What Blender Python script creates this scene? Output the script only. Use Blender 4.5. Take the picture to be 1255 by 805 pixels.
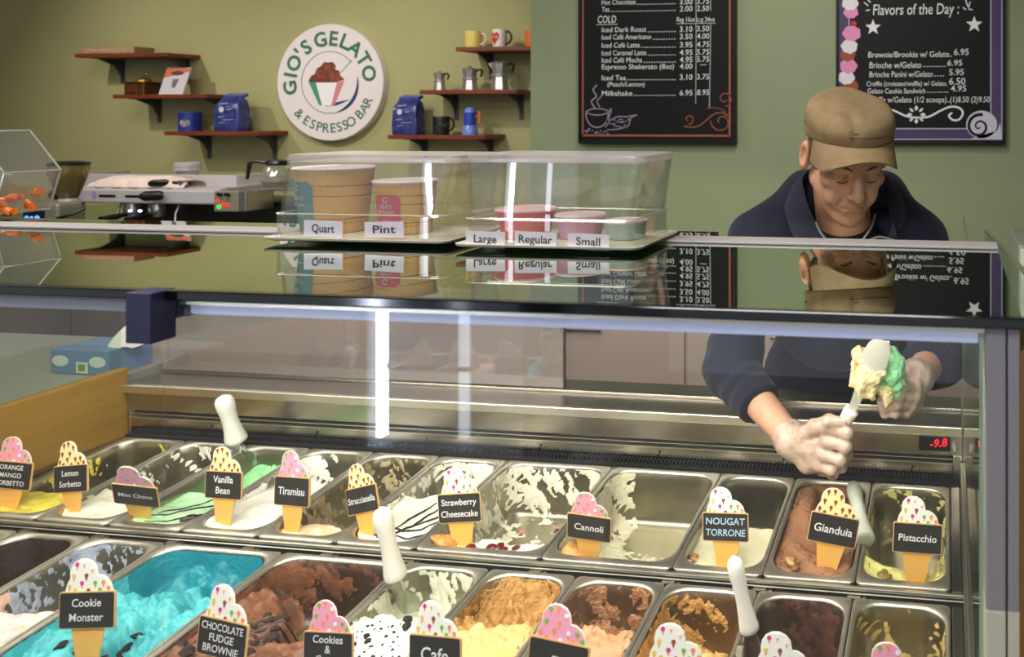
import bpy, math, random
import numpy as np
from math import sin, cos, pi, radians
from mathutils import Vector, Matrix

scene = bpy.context.scene
COL = scene.collection
for _o in list(bpy.data.objects):
    bpy.data.objects.remove(_o, do_unlink=True)
rng = random.Random(7)

# ------------------------------------------------------------------ camera
FPX, PPX, PPY, YAW = 1075.5, 1003.0, 140.0, 0.1454      # focal length and principal point in pixels of 1255 x 805
CAM = np.array([-0.007, -1.515, 1.613])
cam_data = bpy.data.cameras.new('camera')
cam = bpy.data.objects.new('camera', cam_data)
COL.objects.link(cam)
cam.location = CAM
cam.rotation_euler = (pi / 2, 0, YAW)
cam_data.sensor_fit = 'HORIZONTAL'
cam_data.sensor_width = 36.0
cam_data.lens = FPX * 36.0 / 1255.0
cam_data.shift_x = (627.5 - PPX) / 1255.0
cam_data.shift_y = (PPY - 402.5) / 1255.0
cam_data.clip_start = 0.02
cam_data.dof.use_dof = True
cam_data.dof.focus_distance = 1.72
cam_data.dof.aperture_fstop = 6.3
scene.camera = cam

# ------------------------------------------------------------------ world, exposure, lights
world = bpy.data.worlds.new('room_air')
scene.world = world
world.use_nodes = True
_bg = world.node_tree.nodes['Background']
_bg.inputs[0].default_value = (0.80, 0.84, 0.92, 1)
_bg.inputs[1].default_value = 0.55
scene.view_settings.view_transform = 'Standard'
scene.view_settings.look = 'None'
scene.view_settings.gamma = 1.0
scene.view_settings.exposure = 0.0
scene.view_settings.use_curve_mapping = False
scene.cycles.max_bounces = 10
scene.cycles.transparent_max_bounces = 24
scene.cycles.glossy_bounces = 6
scene.cycles.sample_clamp_indirect = 6.0
scene.cycles.caustics_reflective = False
scene.cycles.caustics_refractive = False
scene.cycles.use_denoising = True


def lamp(name, kind, loc, aim, watts, color, size=0.1, size_y=None, spot=None, blend=0.6):
    d = bpy.data.lights.new(name, kind)
    d.energy = watts
    d.color = color
    if kind == 'AREA':
        d.size = size
        if size_y:
            d.shape = 'RECTANGLE'
            d.size_y = size_y
    else:
        d.shadow_soft_size = size
    if spot:
        d.spot_size = radians(spot)
        d.spot_blend = blend
    o = bpy.data.objects.new(name, d)
    COL.objects.link(o)
    o.location = loc
    v = Vector(aim) - Vector(loc)
    o.rotation_euler = v.to_track_quat('-Z', 'Y').to_euler()
    o['kind'] = 'helper'
    return o


# ceiling track spots that wash the olive wall, the board wall and the counter
lamp('track_spot', 'SPOT', (-4.3, 1.15, 2.75), (-3.9, 2.6, 1.35), 56, (1.0, 0.94, 0.85), 0.05, spot=84, blend=1.0)
lamp('track_spot', 'SPOT', (-2.55, 1.15, 2.75), (-2.75, 2.6, 1.35), 56, (1.0, 0.94, 0.85), 0.05, spot=84, blend=1.0)
lamp('track_spot', 'SPOT', (-0.55, 0.75, 2.75), (-0.65, 2.0, 1.35), 40, (1.0, 0.95, 0.88), 0.12, spot=100, blend=0.9)
lamp('overhead_area_light', 'AREA', (-0.9, -0.5, 2.78), (-0.9, -0.3, 0.0), 34, (1.0, 0.94, 0.87), 1.2, 0.6)
lamp('overhead_area_light', 'AREA', (-3.0, 0.6, 2.78), (-3.0, 1.1, 0.0), 20, (1.0, 0.94, 0.86), 1.0, 0.6)
lamp('overhead_area_light', 'AREA', (-0.6, -2.7, 2.85), (-0.6, -1.2, 0.9), 34, (0.96, 0.96, 1.0), 1.2, 0.6)  # added lamp over the customer side, brightens surfaces that face the camera
# the LED bars of the display case (under the front edge and under the rear edge of its glass top)
lamp('case_led', 'AREA', (-0.99, -0.545, 1.372), (-0.99, -0.02, 0.80), 13, (1.0, 0.96, 0.84), 2.0, 0.03)
lamp('case_led', 'AREA', (-0.99, -0.19, 1.375), (-0.99, -0.10, 0.80), 8.5, (1.0, 0.97, 0.84), 2.0, 0.03)


def ray(u, v):
    c, s = cos(YAW), sin(YAW)
    a, b = (u - PPX) / FPX, (PPY - v) / FPX
    return np.array([-s + a * c, c + a * s, b])


def onY(u, v, Y):
    q = ray(u, v)
    return CAM + q * (Y - CAM[1]) / q[1]


def onZ(u, v, Z):
    q = ray(u, v)
    return CAM + q * (Z - CAM[2]) / q[2]


def cd(u, v, d):
    return CAM + d * ray(u, v)


# ------------------------------------------------------------------ materials
MATS = {}


def nd(nt, t, **kw):
    n = nt.nodes.new(t)
    for k, v in kw.items():
        if k in n.inputs.keys():
            n.inputs[k].default_value = v
        else:
            setattr(n, k, v)
    return n


def lin(c):
    """sRGB 0-255 to linear"""
    o = []
    for x in c:
        x = x / 255.0
        o.append(x / 12.92 if x <= 0.04045 else ((x + 0.055) / 1.055) ** 2.4)
    return tuple(o)


def mat(name, rgb, rough=0.5, metal=0.0, var=0.0, scale=20.0, rgb2=None, bump=0.0, bscale=None, spec=0.5, sss=0.0, coat=0.0,
        lo=0.35, hi=0.65, stretch=None, detail=4.0, emit=0.0, sheen=0.0):
    """Principled surface; rgb in sRGB 0-255; rgb2 mixed in by a noise with a contrast window; bump from a second noise."""
    if name in MATS:
        return MATS[name]
    m = bpy.data.materials.new(name)
    m.use_nodes = True
    nt = m.node_tree
    b = nt.nodes['Principled BSDF']
    c = lin(rgb) + (1,)
    b.inputs['Base Color'].default_value = c
    b.inputs['Roughness'].default_value = rough
    b.inputs['Metallic'].default_value = metal
    b.inputs['Specular IOR Level'].default_value = spec
    if sss:
        b.inputs['Subsurface Weight'].default_value = sss
        b.inputs['Subsurface Radius'].default_value = (0.012, 0.008, 0.005)
        b.inputs['Subsurface Scale'].default_value = 0.5
    if coat:
        b.inputs['Coat Weight'].default_value = coat
        b.inputs['Coat Roughness'].default_value = 0.08
    if sheen:
        b.inputs['Sheen Weight'].default_value = sheen
    if emit:
        b.inputs['Emission Color'].default_value = c
        b.inputs['Emission Strength'].default_value = emit
    tc = nd(nt, 'ShaderNodeTexCoord')
    src = tc.outputs['Object']
    if stretch:
        mp = nd(nt, 'ShaderNodeMapping')
        mp.inputs['Scale'].default_value = stretch
        nt.links.new(src, mp.inputs[0])
        src = mp.outputs[0]
    if rgb2 is not None or var:
        n = nd(nt, 'ShaderNodeTexNoise', Scale=scale, Detail=detail)
        nt.links.new(src, n.inputs['Vector'])
        r = nd(nt, 'ShaderNodeValToRGB')
        r.color_ramp.elements[0].position = lo
        r.color_ramp.elements[1].position = hi
        c2 = lin(rgb2) + (1,) if rgb2 is not None else tuple(x * (1 - var) for x in c[:3]) + (1,)
        r.color_ramp.elements[0].color = c2
        r.color_ramp.elements[1].color = c
        nt.links.new(n.outputs[0], r.inputs[0])
        nt.links.new(r.outputs[0], b.inputs['Base Color'])
    if bump:
        n2 = nd(nt, 'ShaderNodeTexNoise', Scale=bscale or scale * 3, Detail=5.0)
        nt.links.new(src, n2.inputs['Vector'])
        bp = nd(nt, 'ShaderNodeBump', Strength=bump, Distance=0.01)
        nt.links.new(n2.outputs[0], bp.inputs['Height'])
        nt.links.new(bp.outputs[0], b.inputs['Normal'])
    MATS[name] = m
    return m


def glass_mat(name, tint, base=0.0, ior=1.5, rough=0.0, glossy=(1, 1, 1), veil=0.0, veil_rgb=(1, 1, 1)):
    """Clear sheet: transparent tint mixed with a mirror lobe by Fresnel (plus base) and a little diffuse veil (painted-in haze, milky plastic)."""
    if name in MATS:
        return MATS[name]
    m = bpy.data.materials.new(name)
    m.use_nodes = True
    nt = m.node_tree
    nt.nodes.remove(nt.nodes['Principled BSDF'])
    out = nt.nodes['Material Output']
    tr = nd(nt, 'ShaderNodeBsdfTransparent', Color=tuple(tint) + (1,))
    gl = nd(nt, 'ShaderNodeBsdfGlossy', Color=tuple(glossy) + (1,), Roughness=rough)
    fr = nd(nt, 'ShaderNodeFresnel')
    ge = nd(nt, 'ShaderNodeNewGeometry')
    mr = nd(nt, 'ShaderNodeMapRange')                 # the same reflectance on the way in and on the way out of a thin sheet
    mr.inputs['To Min'].default_value = ior
    mr.inputs['To Max'].default_value = 1.0 / ior
    nt.links.new(ge.outputs['Backfacing'], mr.inputs['Value'])
    nt.links.new(mr.outputs[0], fr.inputs['IOR'])
    ma = nd(nt, 'ShaderNodeMath', operation='ADD', use_clamp=True)
    ma.inputs[1].default_value = base
    nt.links.new(fr.outputs[0], ma.inputs[0])
    mx = nd(nt, 'ShaderNodeMixShader')
    nt.links.new(ma.outputs[0], mx.inputs[0])
    nt.links.new(tr.outputs[0], mx.inputs[1])
    nt.links.new(gl.outputs[0], mx.inputs[2])
    last = mx
    if veil:
        df = nd(nt, 'ShaderNodeBsdfDiffuse', Color=tuple(veil_rgb) + (1,))
        m2 = nd(nt, 'ShaderNodeMixShader')
        m2.inputs[0].default_value = veil
        nt.links.new(mx.outputs[0], m2.inputs[1])
        nt.links.new(df.outputs[0], m2.inputs[2])
        last = m2
    nt.links.new(last.outputs[0], out.inputs['Surface'])
    MATS[name] = m
    return m


def emit_mat(name, rgb, strength):
    if name in MATS:
        return MATS[name]
    m = bpy.data.materials.new(name)
    m.use_nodes = True
    nt = m.node_tree
    nt.nodes.remove(nt.nodes['Principled BSDF'])
    e = nd(nt, 'ShaderNodeEmission', Color=lin(rgb) + (1,), Strength=strength)
    nt.links.new(e.outputs[0], nt.nodes['Material Output'].inputs['Surface'])
    MATS[name] = m
    return m


# ------------------------------------------------------------------ mesh building
class MB:
    """collects pieces of one mesh"""

    def __init__(s):
        s.v, s.f, s.n = [], [], 0

    def add(s, v, f):
        v = np.asarray(v, float).reshape(-1, 3)
        s.v.append(v)
        s.f += [tuple(int(i) + s.n for i in q) for q in f]
        s.n += len(v)
        return s

    def box(s, x0, x1, y0, y1, z0, z1):
        v = [(x, y, z) for z in (z0, z1) for y in (y0, y1) for x in (x0, x1)]
        return s.add(v, [(0, 2, 3, 1), (4, 5, 7, 6), (0, 1, 5, 4), (2, 6, 7, 3), (0, 4, 6, 2), (1, 3, 7, 5)])

    def obox(s, c, ax, ay, az):
        """box from a centre and three half-axis vectors"""
        c, ax, ay, az = map(np.asarray, (c, ax, ay, az))
        v = [c + i * ax + j * ay + k * az for k in (-1, 1) for j in (-1, 1) for i in (-1, 1)]
        return s.add(v, [(0, 2, 3, 1), (4, 5, 7, 6), (0, 1, 5, 4), (2, 6, 7, 3), (0, 4, 6, 2), (1, 3, 7, 5)])

    def loft(s, rings, cap=True, close=True):
        n = len(rings[0])
        v = np.concatenate([np.asarray(r, float) for r in rings])
        f = []
        for k in range(len(rings) - 1):
            for i in range(n if close else n - 1):
                j = (i + 1) % n
                f.append((k * n + i, k * n + j, (k + 1) * n + j, (k + 1) * n + i))
        if cap:
            f.append(tuple(range(n - 1, -1, -1)))
            f.append(tuple((len(rings) - 1) * n + i for i in range(n)))
        return s.add(v, f)

    def lathe(s, prof, c=(0, 0, 0), seg=28, sx=1.0, sy=1.0, cap=True):
        a = np.arange(seg) * 2 * pi / seg
        rings = [np.stack([c[0] + r * sx * np.cos(a), c[1] + r * sy * np.sin(a), np.full(seg, c[2] + z)], 1) for r, z in prof]
        return s.loft(rings, cap)

    def tube(s, pts, rad, seg=10, cap=True):
        pts = [np.asarray(p, float) for p in pts]
        if np.isscalar(rad):
            rad = [rad] * len(pts)
        rings = []
        up = np.array([0.13, 0.21, 0.97])
        for i, p in enumerate(pts):
            t = pts[min(i + 1, len(pts) - 1)] - pts[max(i - 1, 0)]
            if np.linalg.norm(t) < 1e-9:
                t = np.array([0.0, 0.0, 1.0])
            t = t / (np.linalg.norm(t) + 1e-12)
            a = np.cross(t, up)
            if np.linalg.norm(a) < 0.05:
                a = np.cross(t, (1, 0, 0))
            a /= np.linalg.norm(a)
            b = np.cross(t, a)
            up = np.cross(a, t) if np.dot(np.cross(a, t), up) > 0 else up
            ang = np.arange(seg) * 2 * pi / seg
            rings.append(p + rad[i] * (np.cos(ang)[:, None] * a + np.sin(ang)[:, None] * b))
        return s.loft(rings, cap)

    def ball(s, c, r, seg=20, rows=12):
        r = np.broadcast_to(np.asarray(r, float), 3)
        a = np.arange(seg) * 2 * pi / seg
        rings = []
        for k in range(rows + 1):
            p = -pi / 2 + pi * k / rows
            cr = max(cos(p), 1e-3)
            rings.append(np.stack([c[0] + r[0] * cr * np.cos(a), c[1] + r[1] * cr * np.sin(a), np.full(seg, c[2] + r[2] * sin(p))], 1))
        return s.loft(rings)

    def prism(s, poly, o, ax, ay, depth):
        """polygon (2-D) in the plane o + x*ax + y*ay, extruded by the vector depth"""
        o, ax, ay, depth = map(lambda q: np.asarray(q, float), (o, ax, ay, depth))
        p = np.array([o + x * ax + y * ay for x, y in poly])
        n = len(p)
        f = [tuple(range(n - 1, -1, -1)), tuple(range(n, 2 * n))] + [(i, (i + 1) % n, n + (i + 1) % n, n + i) for i in range(n)]
        return s.add(np.concatenate([p, p + depth]), f)

    def stroke(s, pts, w, o, ax, ay, nrm, h=0.0008, closed=False):
        """a painted line: flat ribbon of width w (scalar or list) through 2-D points"""
        p = np.array(pts, float)
        n = len(p)
        W = np.broadcast_to(np.asarray(w, float), n)
        t = np.gradient(p, axis=0)
        t /= (np.linalg.norm(t, axis=1)[:, None] + 1e-12)
        q = np.stack([-t[:, 1], t[:, 0]], 1)
        L = p + q * W[:, None] / 2
        R = p - q * W[:, None] / 2
        o, ax, ay, nrm = map(lambda z: np.asarray(z, float), (o, ax, ay, nrm))
        to3 = lambda a, k: o + a[:, :1] * ax + a[:, 1:] * ay + nrm * k
        rings = [np.array([to3(L[i:i + 1], 0)[0], to3(R[i:i + 1], 0)[0], to3(R[i:i + 1], h)[0], to3(L[i:i + 1], h)[0]]) for i in range(n)]
        return s.loft(rings)

    def text(s, txt, o, ax, ay, nrm, size, h=0.0006, align='LEFT', width=None, bold=0.012):
        """lettering with cap height size; o is the baseline start (or middle); stretched to width when given"""
        v, f = text_mesh(txt, bold)
        if len(v) == 0:
            return s
        v = v.copy()
        x0, x1 = v[:, 0].min(), v[:, 0].max()
        sc = size / 0.72
        sx = sc if width is None else width / max(x1 - x0, 1e-6)
        v[:, 0] = (v[:, 0] - x0) * sx
        v[:, 1] *= sc
        if align == 'CENTER':
            v[:, 0] -= (x1 - x0) * sx / 2
        if align == 'RIGHT':
            v[:, 0] -= (x1 - x0) * sx
        o, ax, ay, nrm = map(lambda z: np.asarray(z, float), (o, ax, ay, nrm))
        P = o + v[:, :1] * ax + v[:, 1:2] * ay + nrm * h
        return s.add(P, f)

    def grid(s, P):
        """P: array (m, n, 3) of points as an open sheet"""
        m, n = P.shape[:2]
        f = [(i * n + j, i * n + j + 1, (i + 1) * n + j + 1, (i + 1) * n + j) for i in range(m - 1) for j in range(n - 1)]
        return s.add(P.reshape(-1, 3), f)

    def xform(s, M):
        M = np.asarray(M, float)
        s.v = [v @ M[:3, :3].T + M[:3, 3] for v in s.v]
        return s

    def mesh(s, name):
        me = bpy.data.meshes.new(name)
        V = np.concatenate(s.v) if s.v else np.zeros((0, 3))
        me.from_pydata(V.tolist(), [], s.f)
        me.validate()
        return me


_TXT = {}


def text_mesh(t, bold=0.012):
    if (t, bold) in _TXT:
        return _TXT[(t, bold)]
    cu = bpy.data.curves.new('lettering', 'FONT')
    cu.body = t
    cu.size = 1.0
    cu.resolution_u = 3
    cu.offset = bold
    ob = bpy.data.objects.new('lettering', cu)
    COL.objects.link(ob)
    dg = bpy.context.evaluated_depsgraph_get()
    me = bpy.data.meshes.new_from_object(ob.evaluated_get(dg))
    v = np.array([q.co[:] for q in me.vertices]).reshape(-1, 3)
    f = [tuple(p.vertices) for p in me.polygons]
    bpy.data.objects.remove(ob, do_unlink=True)
    bpy.data.meshes.remove(me)
    bpy.data.curves.remove(cu)
    _TXT[(t, bold)] = (v, f)
    return v, f


def fix_normals(me):
    import bmesh
    bm = bmesh.new()
    bm.from_mesh(me)
    bmesh.ops.recalc_face_normals(bm, faces=bm.faces)
    bm.to_mesh(me)
    bm.free()


def obj(name, mb, m, parent=None, smooth=30, bevel=0.0, world=True, label=None, seg=2, fix=True):
    """link one mesh object; with a parent and world=True the vertices are world coordinates"""
    me = mb.mesh(name) if isinstance(mb, MB) else mb
    if fix:
        fix_normals(me)
    o = bpy.data.objects.new(name, me)
    COL.objects.link(o)
    for x in (m if isinstance(m, (list, tuple)) else [m]):
        me.materials.append(x)
    if parent is not None:
        o.parent = parent
        if world:
            R = root_matrix(parent).inverted()
            me.transform(R)
    if smooth:
        me.polygons.foreach_set('use_smooth', [True] * len(me.polygons))
        if smooth < 180:
            me.set_sharp_from_angle(angle=radians(smooth))
    if bevel:
        md = o.modifiers.new('edge', 'BEVEL')
        md.width = bevel
        md.segments = seg
        md.limit_method = 'ANGLE'
        md.angle_limit = radians(40)
    if label:
        o['label'] = label
    return o


def root_matrix(o):
    M = Matrix.LocRotScale(o.location, o.rotation_euler, o.scale)
    return root_matrix(o.parent) @ M if o.parent else M


def tag(o, label, cat, group=None):
    o['label'] = label
    o['category'] = cat
    if group:
        o['group'] = group
    return o


def thing(name, loc, label, cat, group=None, rotz=0.0):
    o = bpy.data.objects.new(name, None)
    COL.objects.link(o)
    o.empty_display_size = 0.05
    o.location = loc
    o.rotation_euler = (0, 0, rotz)
    return tag(o, label, cat, group)


def struct(name, mb, m, **kw):
    o = obj(name, mb, m, **kw)
    o['kind'] = 'structure'
    return o


# value noise
_perm = np.random.RandomState(3).rand(4096)


def _h(i, j, k=0):
    return _perm[((i * 73856093) ^ (j * 19349663) ^ (k * 83492791)) & 4095]


def noise2(x, y, seed=0):
    x = np.asarray(x, float)
    y = np.asarray(y, float)
    i, j = np.floor(x).astype(np.int64), np.floor(y).astype(np.int64)
    a, b = x - i, y - j
    a, b = a * a * (3 - 2 * a), b * b * (3 - 2 * b)
    return (_h(i, j, seed) * (1 - a) + _h(i + 1, j, seed) * a) * (1 - b) + (_h(i, j + 1, seed) * (1 - a) + _h(i + 1, j + 1, seed) * a) * b


def fbm(x, y, seed=0, oct=4):
    t, amp, tot = 0, 1.0, 0
    for o in range(oct):
        t = t + amp * noise2(x * 2 ** o + 17.3 * o, y * 2 ** o - 9.1 * o, seed + o)
        tot += amp
        amp *= 0.5
    return t / tot


def noise3(P, freq, seed=0):
    """cheap smooth 3-D noise in -1..1: sum of sine waves"""
    r = np.random.RandomState(seed)
    t = 0
    for k in range(8):
        d = r.randn(3)
        d *= freq * (0.6 + 0.9 * r.rand()) / np.linalg.norm(d)
        t = t + np.sin(P[..., 0] * d[0] + P[..., 1] * d[1] + P[..., 2] * d[2] + r.rand() * 6.28)
    return t / 4.0


def smooth01(x, a, b):
    t = np.clip((np.asarray(x, float) - a) / (b - a), 0, 1)
    return t * t * (3 - 2 * t)


# signed distance shapes and a surface-net mesher
def smin(a, b, k):
    h = np.clip(0.5 + 0.5 * (b - a) / k, 0, 1)
    return b * (1 - h) + a * h - k * h * (1 - h)


def smax(a, b, k):
    return -smin(-a, -b, k)


def capsule(P, a, b, ra, rb):
    a, b = np.asarray(a, float), np.asarray(b, float)
    ab = b - a
    t = np.clip(((P - a) @ ab) / (ab @ ab), 0, 1)
    d = P - a - t[..., None] * ab
    return np.sqrt((d * d).sum(-1)) - (ra + (rb - ra) * t)


def ellipsoid(P, c, r, R=None):
    """R: rows are the ellipsoid's axes"""
    q = P - np.asarray(c, float)
    if R is not None:
        q = q @ np.asarray(R, float).T
    r = np.asarray(r, float)
    k0 = np.sqrt(((q / r) ** 2).sum(-1))
    k1 = np.sqrt(((q / (r * r)) ** 2).sum(-1))
    return k0 * (k0 - 1) / (k1 + 1e-9)


def nets(fn, lo, hi, h):
    lo, hi = np.asarray(lo, float), np.asarray(hi, float)
    n = np.ceil((hi - lo) / h).astype(int) + 1
    ax = [lo[i] + h * np.arange(n[i]) for i in range(3)]
    P = np.stack(np.meshgrid(*ax, indexing='ij'), -1)
    F = np.empty(n)
    for i in range(0, n[0], 24):
        F[i:i + 24] = fn(P[i:i + 24])
    for a in range(3):                      # closed at the limits of the box
        sl = [slice(None)] * 3
        for e in (0, -1):
            sl[a] = e
            F[tuple(sl)] = np.maximum(F[tuple(sl)], h * 0.2)
    cn = n - 1
    acc = np.zeros(tuple(cn) + (3,))
    cnt = np.zeros(tuple(cn))
    off = [(i, j, k) for i in (0, 1) for j in (0, 1) for k in (0, 1)]
    sub = lambda o: F[o[0]:o[0] + cn[0], o[1]:o[1] + cn[1], o[2]:o[2] + cn[2]]
    for a in range(3):
        for o in off:
            if o[a]:
                continue
            p = list(o)
            p[a] = 1
            f0, f1 = sub(o), sub(p)
            m = (f0 < 0) != (f1 < 0)
            t = np.where(m, f0 / np.where(m, f0 - f1, 1), 0)
            for c in range(3):
                acc[..., c] += np.where(m, (o[c] + (t if c == a else 0)), 0)
            cnt += m
    act = cnt > 0
    idx = -np.ones(tuple(cn), int)
    idx[act] = np.arange(act.sum())
    cell = np.stack(np.nonzero(act), -1)
    V = lo + h * (cell + acc[act] / cnt[act][:, None])
    faces = []
    for a in range(3):
        b, c = (a + 1) % 3, (a + 2) % 3
        s0 = [slice(1, -1)] * 3
        s0[a] = slice(0, -1)
        s1 = list(s0)
        s1[a] = slice(1, None)
        f0, f1 = F[tuple(s0)], F[tuple(s1)]
        m = (f0 < 0) != (f1 < 0)
        I = np.stack(np.nonzero(m), -1)
        flip = (f0[m] < 0)
        base = I.copy()
        base[:, b] += 1
        base[:, c] += 1
        q = []
        for db, dc in ((-1, -1), (0, -1), (0, 0), (-1, 0)):
            r = base.copy()
            r[:, b] += db
            r[:, c] += dc
            q.append(idx[r[:, 0], r[:, 1], r[:, 2]])
        q = np.stack(q, -1)
        q[~flip] = q[~flip][:, ::-1]
        faces.append(q)
    Q = np.concatenate(faces)
    Q = Q[(Q >= 0).all(1)]
    return V, Q


def net_mb(fn, lo, hi, h, relax=1):
    V, Q = nets(fn, lo, hi, h)
    for _ in range(relax):
        acc = np.zeros_like(V)
        cnt = np.zeros(len(V))
        for i in range(4):
            for j in ((i + 1) % 4, (i - 1) % 4):
                np.add.at(acc, Q[:, i], V[Q[:, j]])
                np.add.at(cnt, Q[:, i], 1)
        V = 0.5 * V + 0.5 * acc / np.maximum(cnt, 1)[:, None]
    b = MB()
    b.v.append(V)
    b.f = [tuple(q) for q in Q.tolist()]
    b.n = len(V)
    return b
# ------------------------------------------------------------------ the room
m_wall_l = mat('olive_wall_paint', (170, 166, 116), 0.75, var=0.06, scale=3.0, bump=0.05, bscale=120)
m_wall_r = mat('green_wall_paint', (146, 156, 120), 0.75, var=0.05, scale=3.0, bump=0.05, bscale=120)
m_floor = mat('floor_tile', (120, 108, 96), 0.45, var=0.3, scale=6)
m_ceil = mat('ceiling_paint', (206, 202, 192), 0.9, var=0.05, scale=4)
YW, YWL, XC = 2.0, 2.6, float(onY(650.5, 120, 2.0)[0])
struct('floor', MB().box(-6.2, 3.2, -5.0, 2.9, -0.1, 0.0), m_floor, smooth=0)
struct('ceiling', MB().box(-6.2, 3.2, -3.2, 2.9, 2.9, 3.0), m_ceil, smooth=0)
struct('wall_back', MB().box(XC, 3.2, YW, YW + 0.7, 0.0, 2.9), m_wall_r, smooth=0)
struct('wall_alcove', MB().box(-6.2, XC, YWL, YWL + 0.1, 0.0, 2.9), m_wall_l, smooth=0)
struct('wall_left', MB().box(-6.3, -6.2, -3.2, 2.7, 0.0, 2.9), m_wall_l, smooth=0)
struct('wall_right', MB().box(3.2, 3.3, -3.2, 2.7, 0.0, 2.9), m_wall_r, smooth=0)

# ------------------------------------------------------------------ metals, plastics, glass
m_steel = mat('brushed_steel', (186, 181, 168), 0.26, 1.0, var=0.12, scale=14, stretch=(1, 12, 12))
m_steel_d = mat('dull_steel', (140, 134, 118), 0.36, 1.0, var=0.2, scale=9)
m_bright = mat('bright_steel_edge', (232, 228, 212), 0.34, 1.0)
m_black = mat('black_plastic', (14, 14, 15), 0.35)
m_rubber = mat('black_rubber', (20, 21, 21), 0.7)
m_navyclip = mat('dark_blue_clip', (38, 36, 74), 0.42, var=0.15, scale=160)
m_gold = mat('warm_reflection_gold', (166, 130, 48), 0.4, rgb2=(148, 110, 34), scale=5, stretch=(1, 0.6, 8), lo=0.3, hi=0.7)  # gold painted in for the warm light the steel end panel reflects
m_alu = mat('white_aluminium', (196, 190, 188), 0.42, 0.35)
m_led = mat('led_diffuser', (196, 204, 240), 0.4, emit=0.35)
m_ledgrey = mat('led_cap_grey', (120, 120, 132), 0.5)
m_glassedge = mat('glass_edge_green', (176, 205, 168), 0.15, spec=0.8)
m_topglass = glass_mat('tinted_top_glass', (0.16, 0.24, 0.17), base=0.50, ior=1.6, glossy=(0.86, 0.92, 0.84))
m_topedge = mat('black_glass_edge', (7, 10, 10), 0.08, coat=0.6)
m_front = glass_mat('front_glass', (0.965, 0.97, 0.96), base=0.010, ior=1.38, veil=0.012, veil_rgb=(0.8, 0.8, 0.82))  # veil puts a pale haze into the colour of the glass
m_door = glass_mat('sliding_door_glass', (0.80, 0.78, 0.77), base=0.12, ior=1.5, rough=0.02, glossy=(0.95, 0.93, 0.95), veil=0.20, veil_rgb=(0.62, 0.54, 0.51))  # pinkish veil is haze painted into the door glass
m_side = glass_mat('end_glass', (0.90, 0.95, 0.90), base=0.0, ior=1.03)

ZT = 1.408          # top of the glass top
TILT = 0.0743
case = thing('gelato_display_case', (-0.99, 0.0, 0.0), 'long stainless gelato display case with a dark glass top, full of metal pans', 'display case')
obj('case_body', MB().box(-2.03, 0.0262, -0.593, 0.62, 0.0, 0.60), mat('case_body_grey', (70, 66, 60), 0.5), case, smooth=0, bevel=0.004)
obj('pan_well', MB().box(-2.028, 0.0200, -0.52, 0.40, 0.60, 0.625), m_rubber, case, smooth=0)

# back row: rails under the pan rims, black gap, little clips
mb = MB()
mb.box(-1.99, 0.022, -0.0095, -0.0022, 0.7915, 0.7975)
mb.box(-1.99, 0.024, -0.0128, -0.0095, 0.7868, 0.7892)
obj('pan_rail', mb, m_bright, case, smooth=0, bevel=0.0015)
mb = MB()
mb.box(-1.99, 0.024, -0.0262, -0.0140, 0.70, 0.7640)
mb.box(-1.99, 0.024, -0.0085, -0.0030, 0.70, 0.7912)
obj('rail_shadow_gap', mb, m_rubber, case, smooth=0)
mb = MB()
for x in (-1.82, -1.655, -1.49, -1.325, -1.16, -0.995, -0.745, -0.495, -0.33, -0.165):
    mb.box(x - 0.012, x + 0.012, -0.0225, -0.0090, 0.764, 0.7862)
    mb.box(x + 0.014, x + 0.022, -0.0205, -0.0090, 0.764, 0.7850)
obj('pan_clip', mb, m_steel_d, case, smooth=0, bevel=0.001)

# side strips next to the last pans, black gap, steel end wall
ct, st = cos(TILT), sin(TILT)
mb = MB()
for y0, z0 in ((0.0, 0.7985), (-0.3866, 0.7618)):
    L = 0.372 if y0 == 0 else 0.36
    mb.obox((0.0105, y0 + L / 2 * ct, z0 + L / 2 * st - 0.006), (0.0085, 0, 0), (0, L / 2 * ct, L / 2 * st), (0, -0.006 * st, 0.006 * ct))
    mb.obox((-1.9945, y0 + L / 2 * ct, z0 + L / 2 * st - 0.006), (0.0075, 0, 0), (0, L / 2 * ct, L / 2 * st), (0, -0.006 * st, 0.006 * ct))
obj('side_strip', mb, m_steel, case, smooth=0, bevel=0.001)
mb = MB()
mb.box(0.0205, 0.0260, -0.58, 0.40, 0.66, 0.862)
mb.box(-2.026, -2.006, -0.58, 0.40, 0.66, 0.815)
obj('inner_side_wall', mb, m_steel_d, case, smooth=0, bevel=0.001)
mb = MB()
mb.box(0.0222, 0.0262, -0.575, 0.395, 0.862, 0.864)
obj('side_wall_edge', mb, m_bright, case, smooth=0)

# rear fascia: comb, strip, double slot, panel with the thermometer, lip and deck
xs0 = float(onY(160, 500, 0.40)[0])
mb = MB()
mb.box(-2.03, 0.0262, 0.402, 0.418, 0.876, 0.921)
mb.box(-2.03, xs0, 0.402, 0.418, 0.815, 0.876)
mb.box(0.006, 0.0262, 0.402, 0.418, 0.815, 0.876)
obj('rear_fascia', mb, m_steel, case, smooth=0, bevel=0.001)
obj('fascia_slot', MB().box(xs0, 0.006, 0.414, 0.43, 0.82, 0.877), m_black, case, smooth=0)
mb = MB()
mb.box(xs0, 0.006, 0.400, 0.413, 0.8675, 0.8695)
mb.box(xs0, 0.006, 0.396, 0.413, 0.8590, 0.8612)
mb.box(xs0, xs0 + 0.003, 0.398, 0.413, 0.83, 0.876)
obj('slot_trim', mb, m_bright, case, smooth=0)
mb = MB().box(xs0 + 0.002, 0.006, 0.398, 0.412, 0.8375, 0.8590)
obj('air_strip', mb, m_steel, case, smooth=0, bevel=0.001)
mb = MB()
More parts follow.
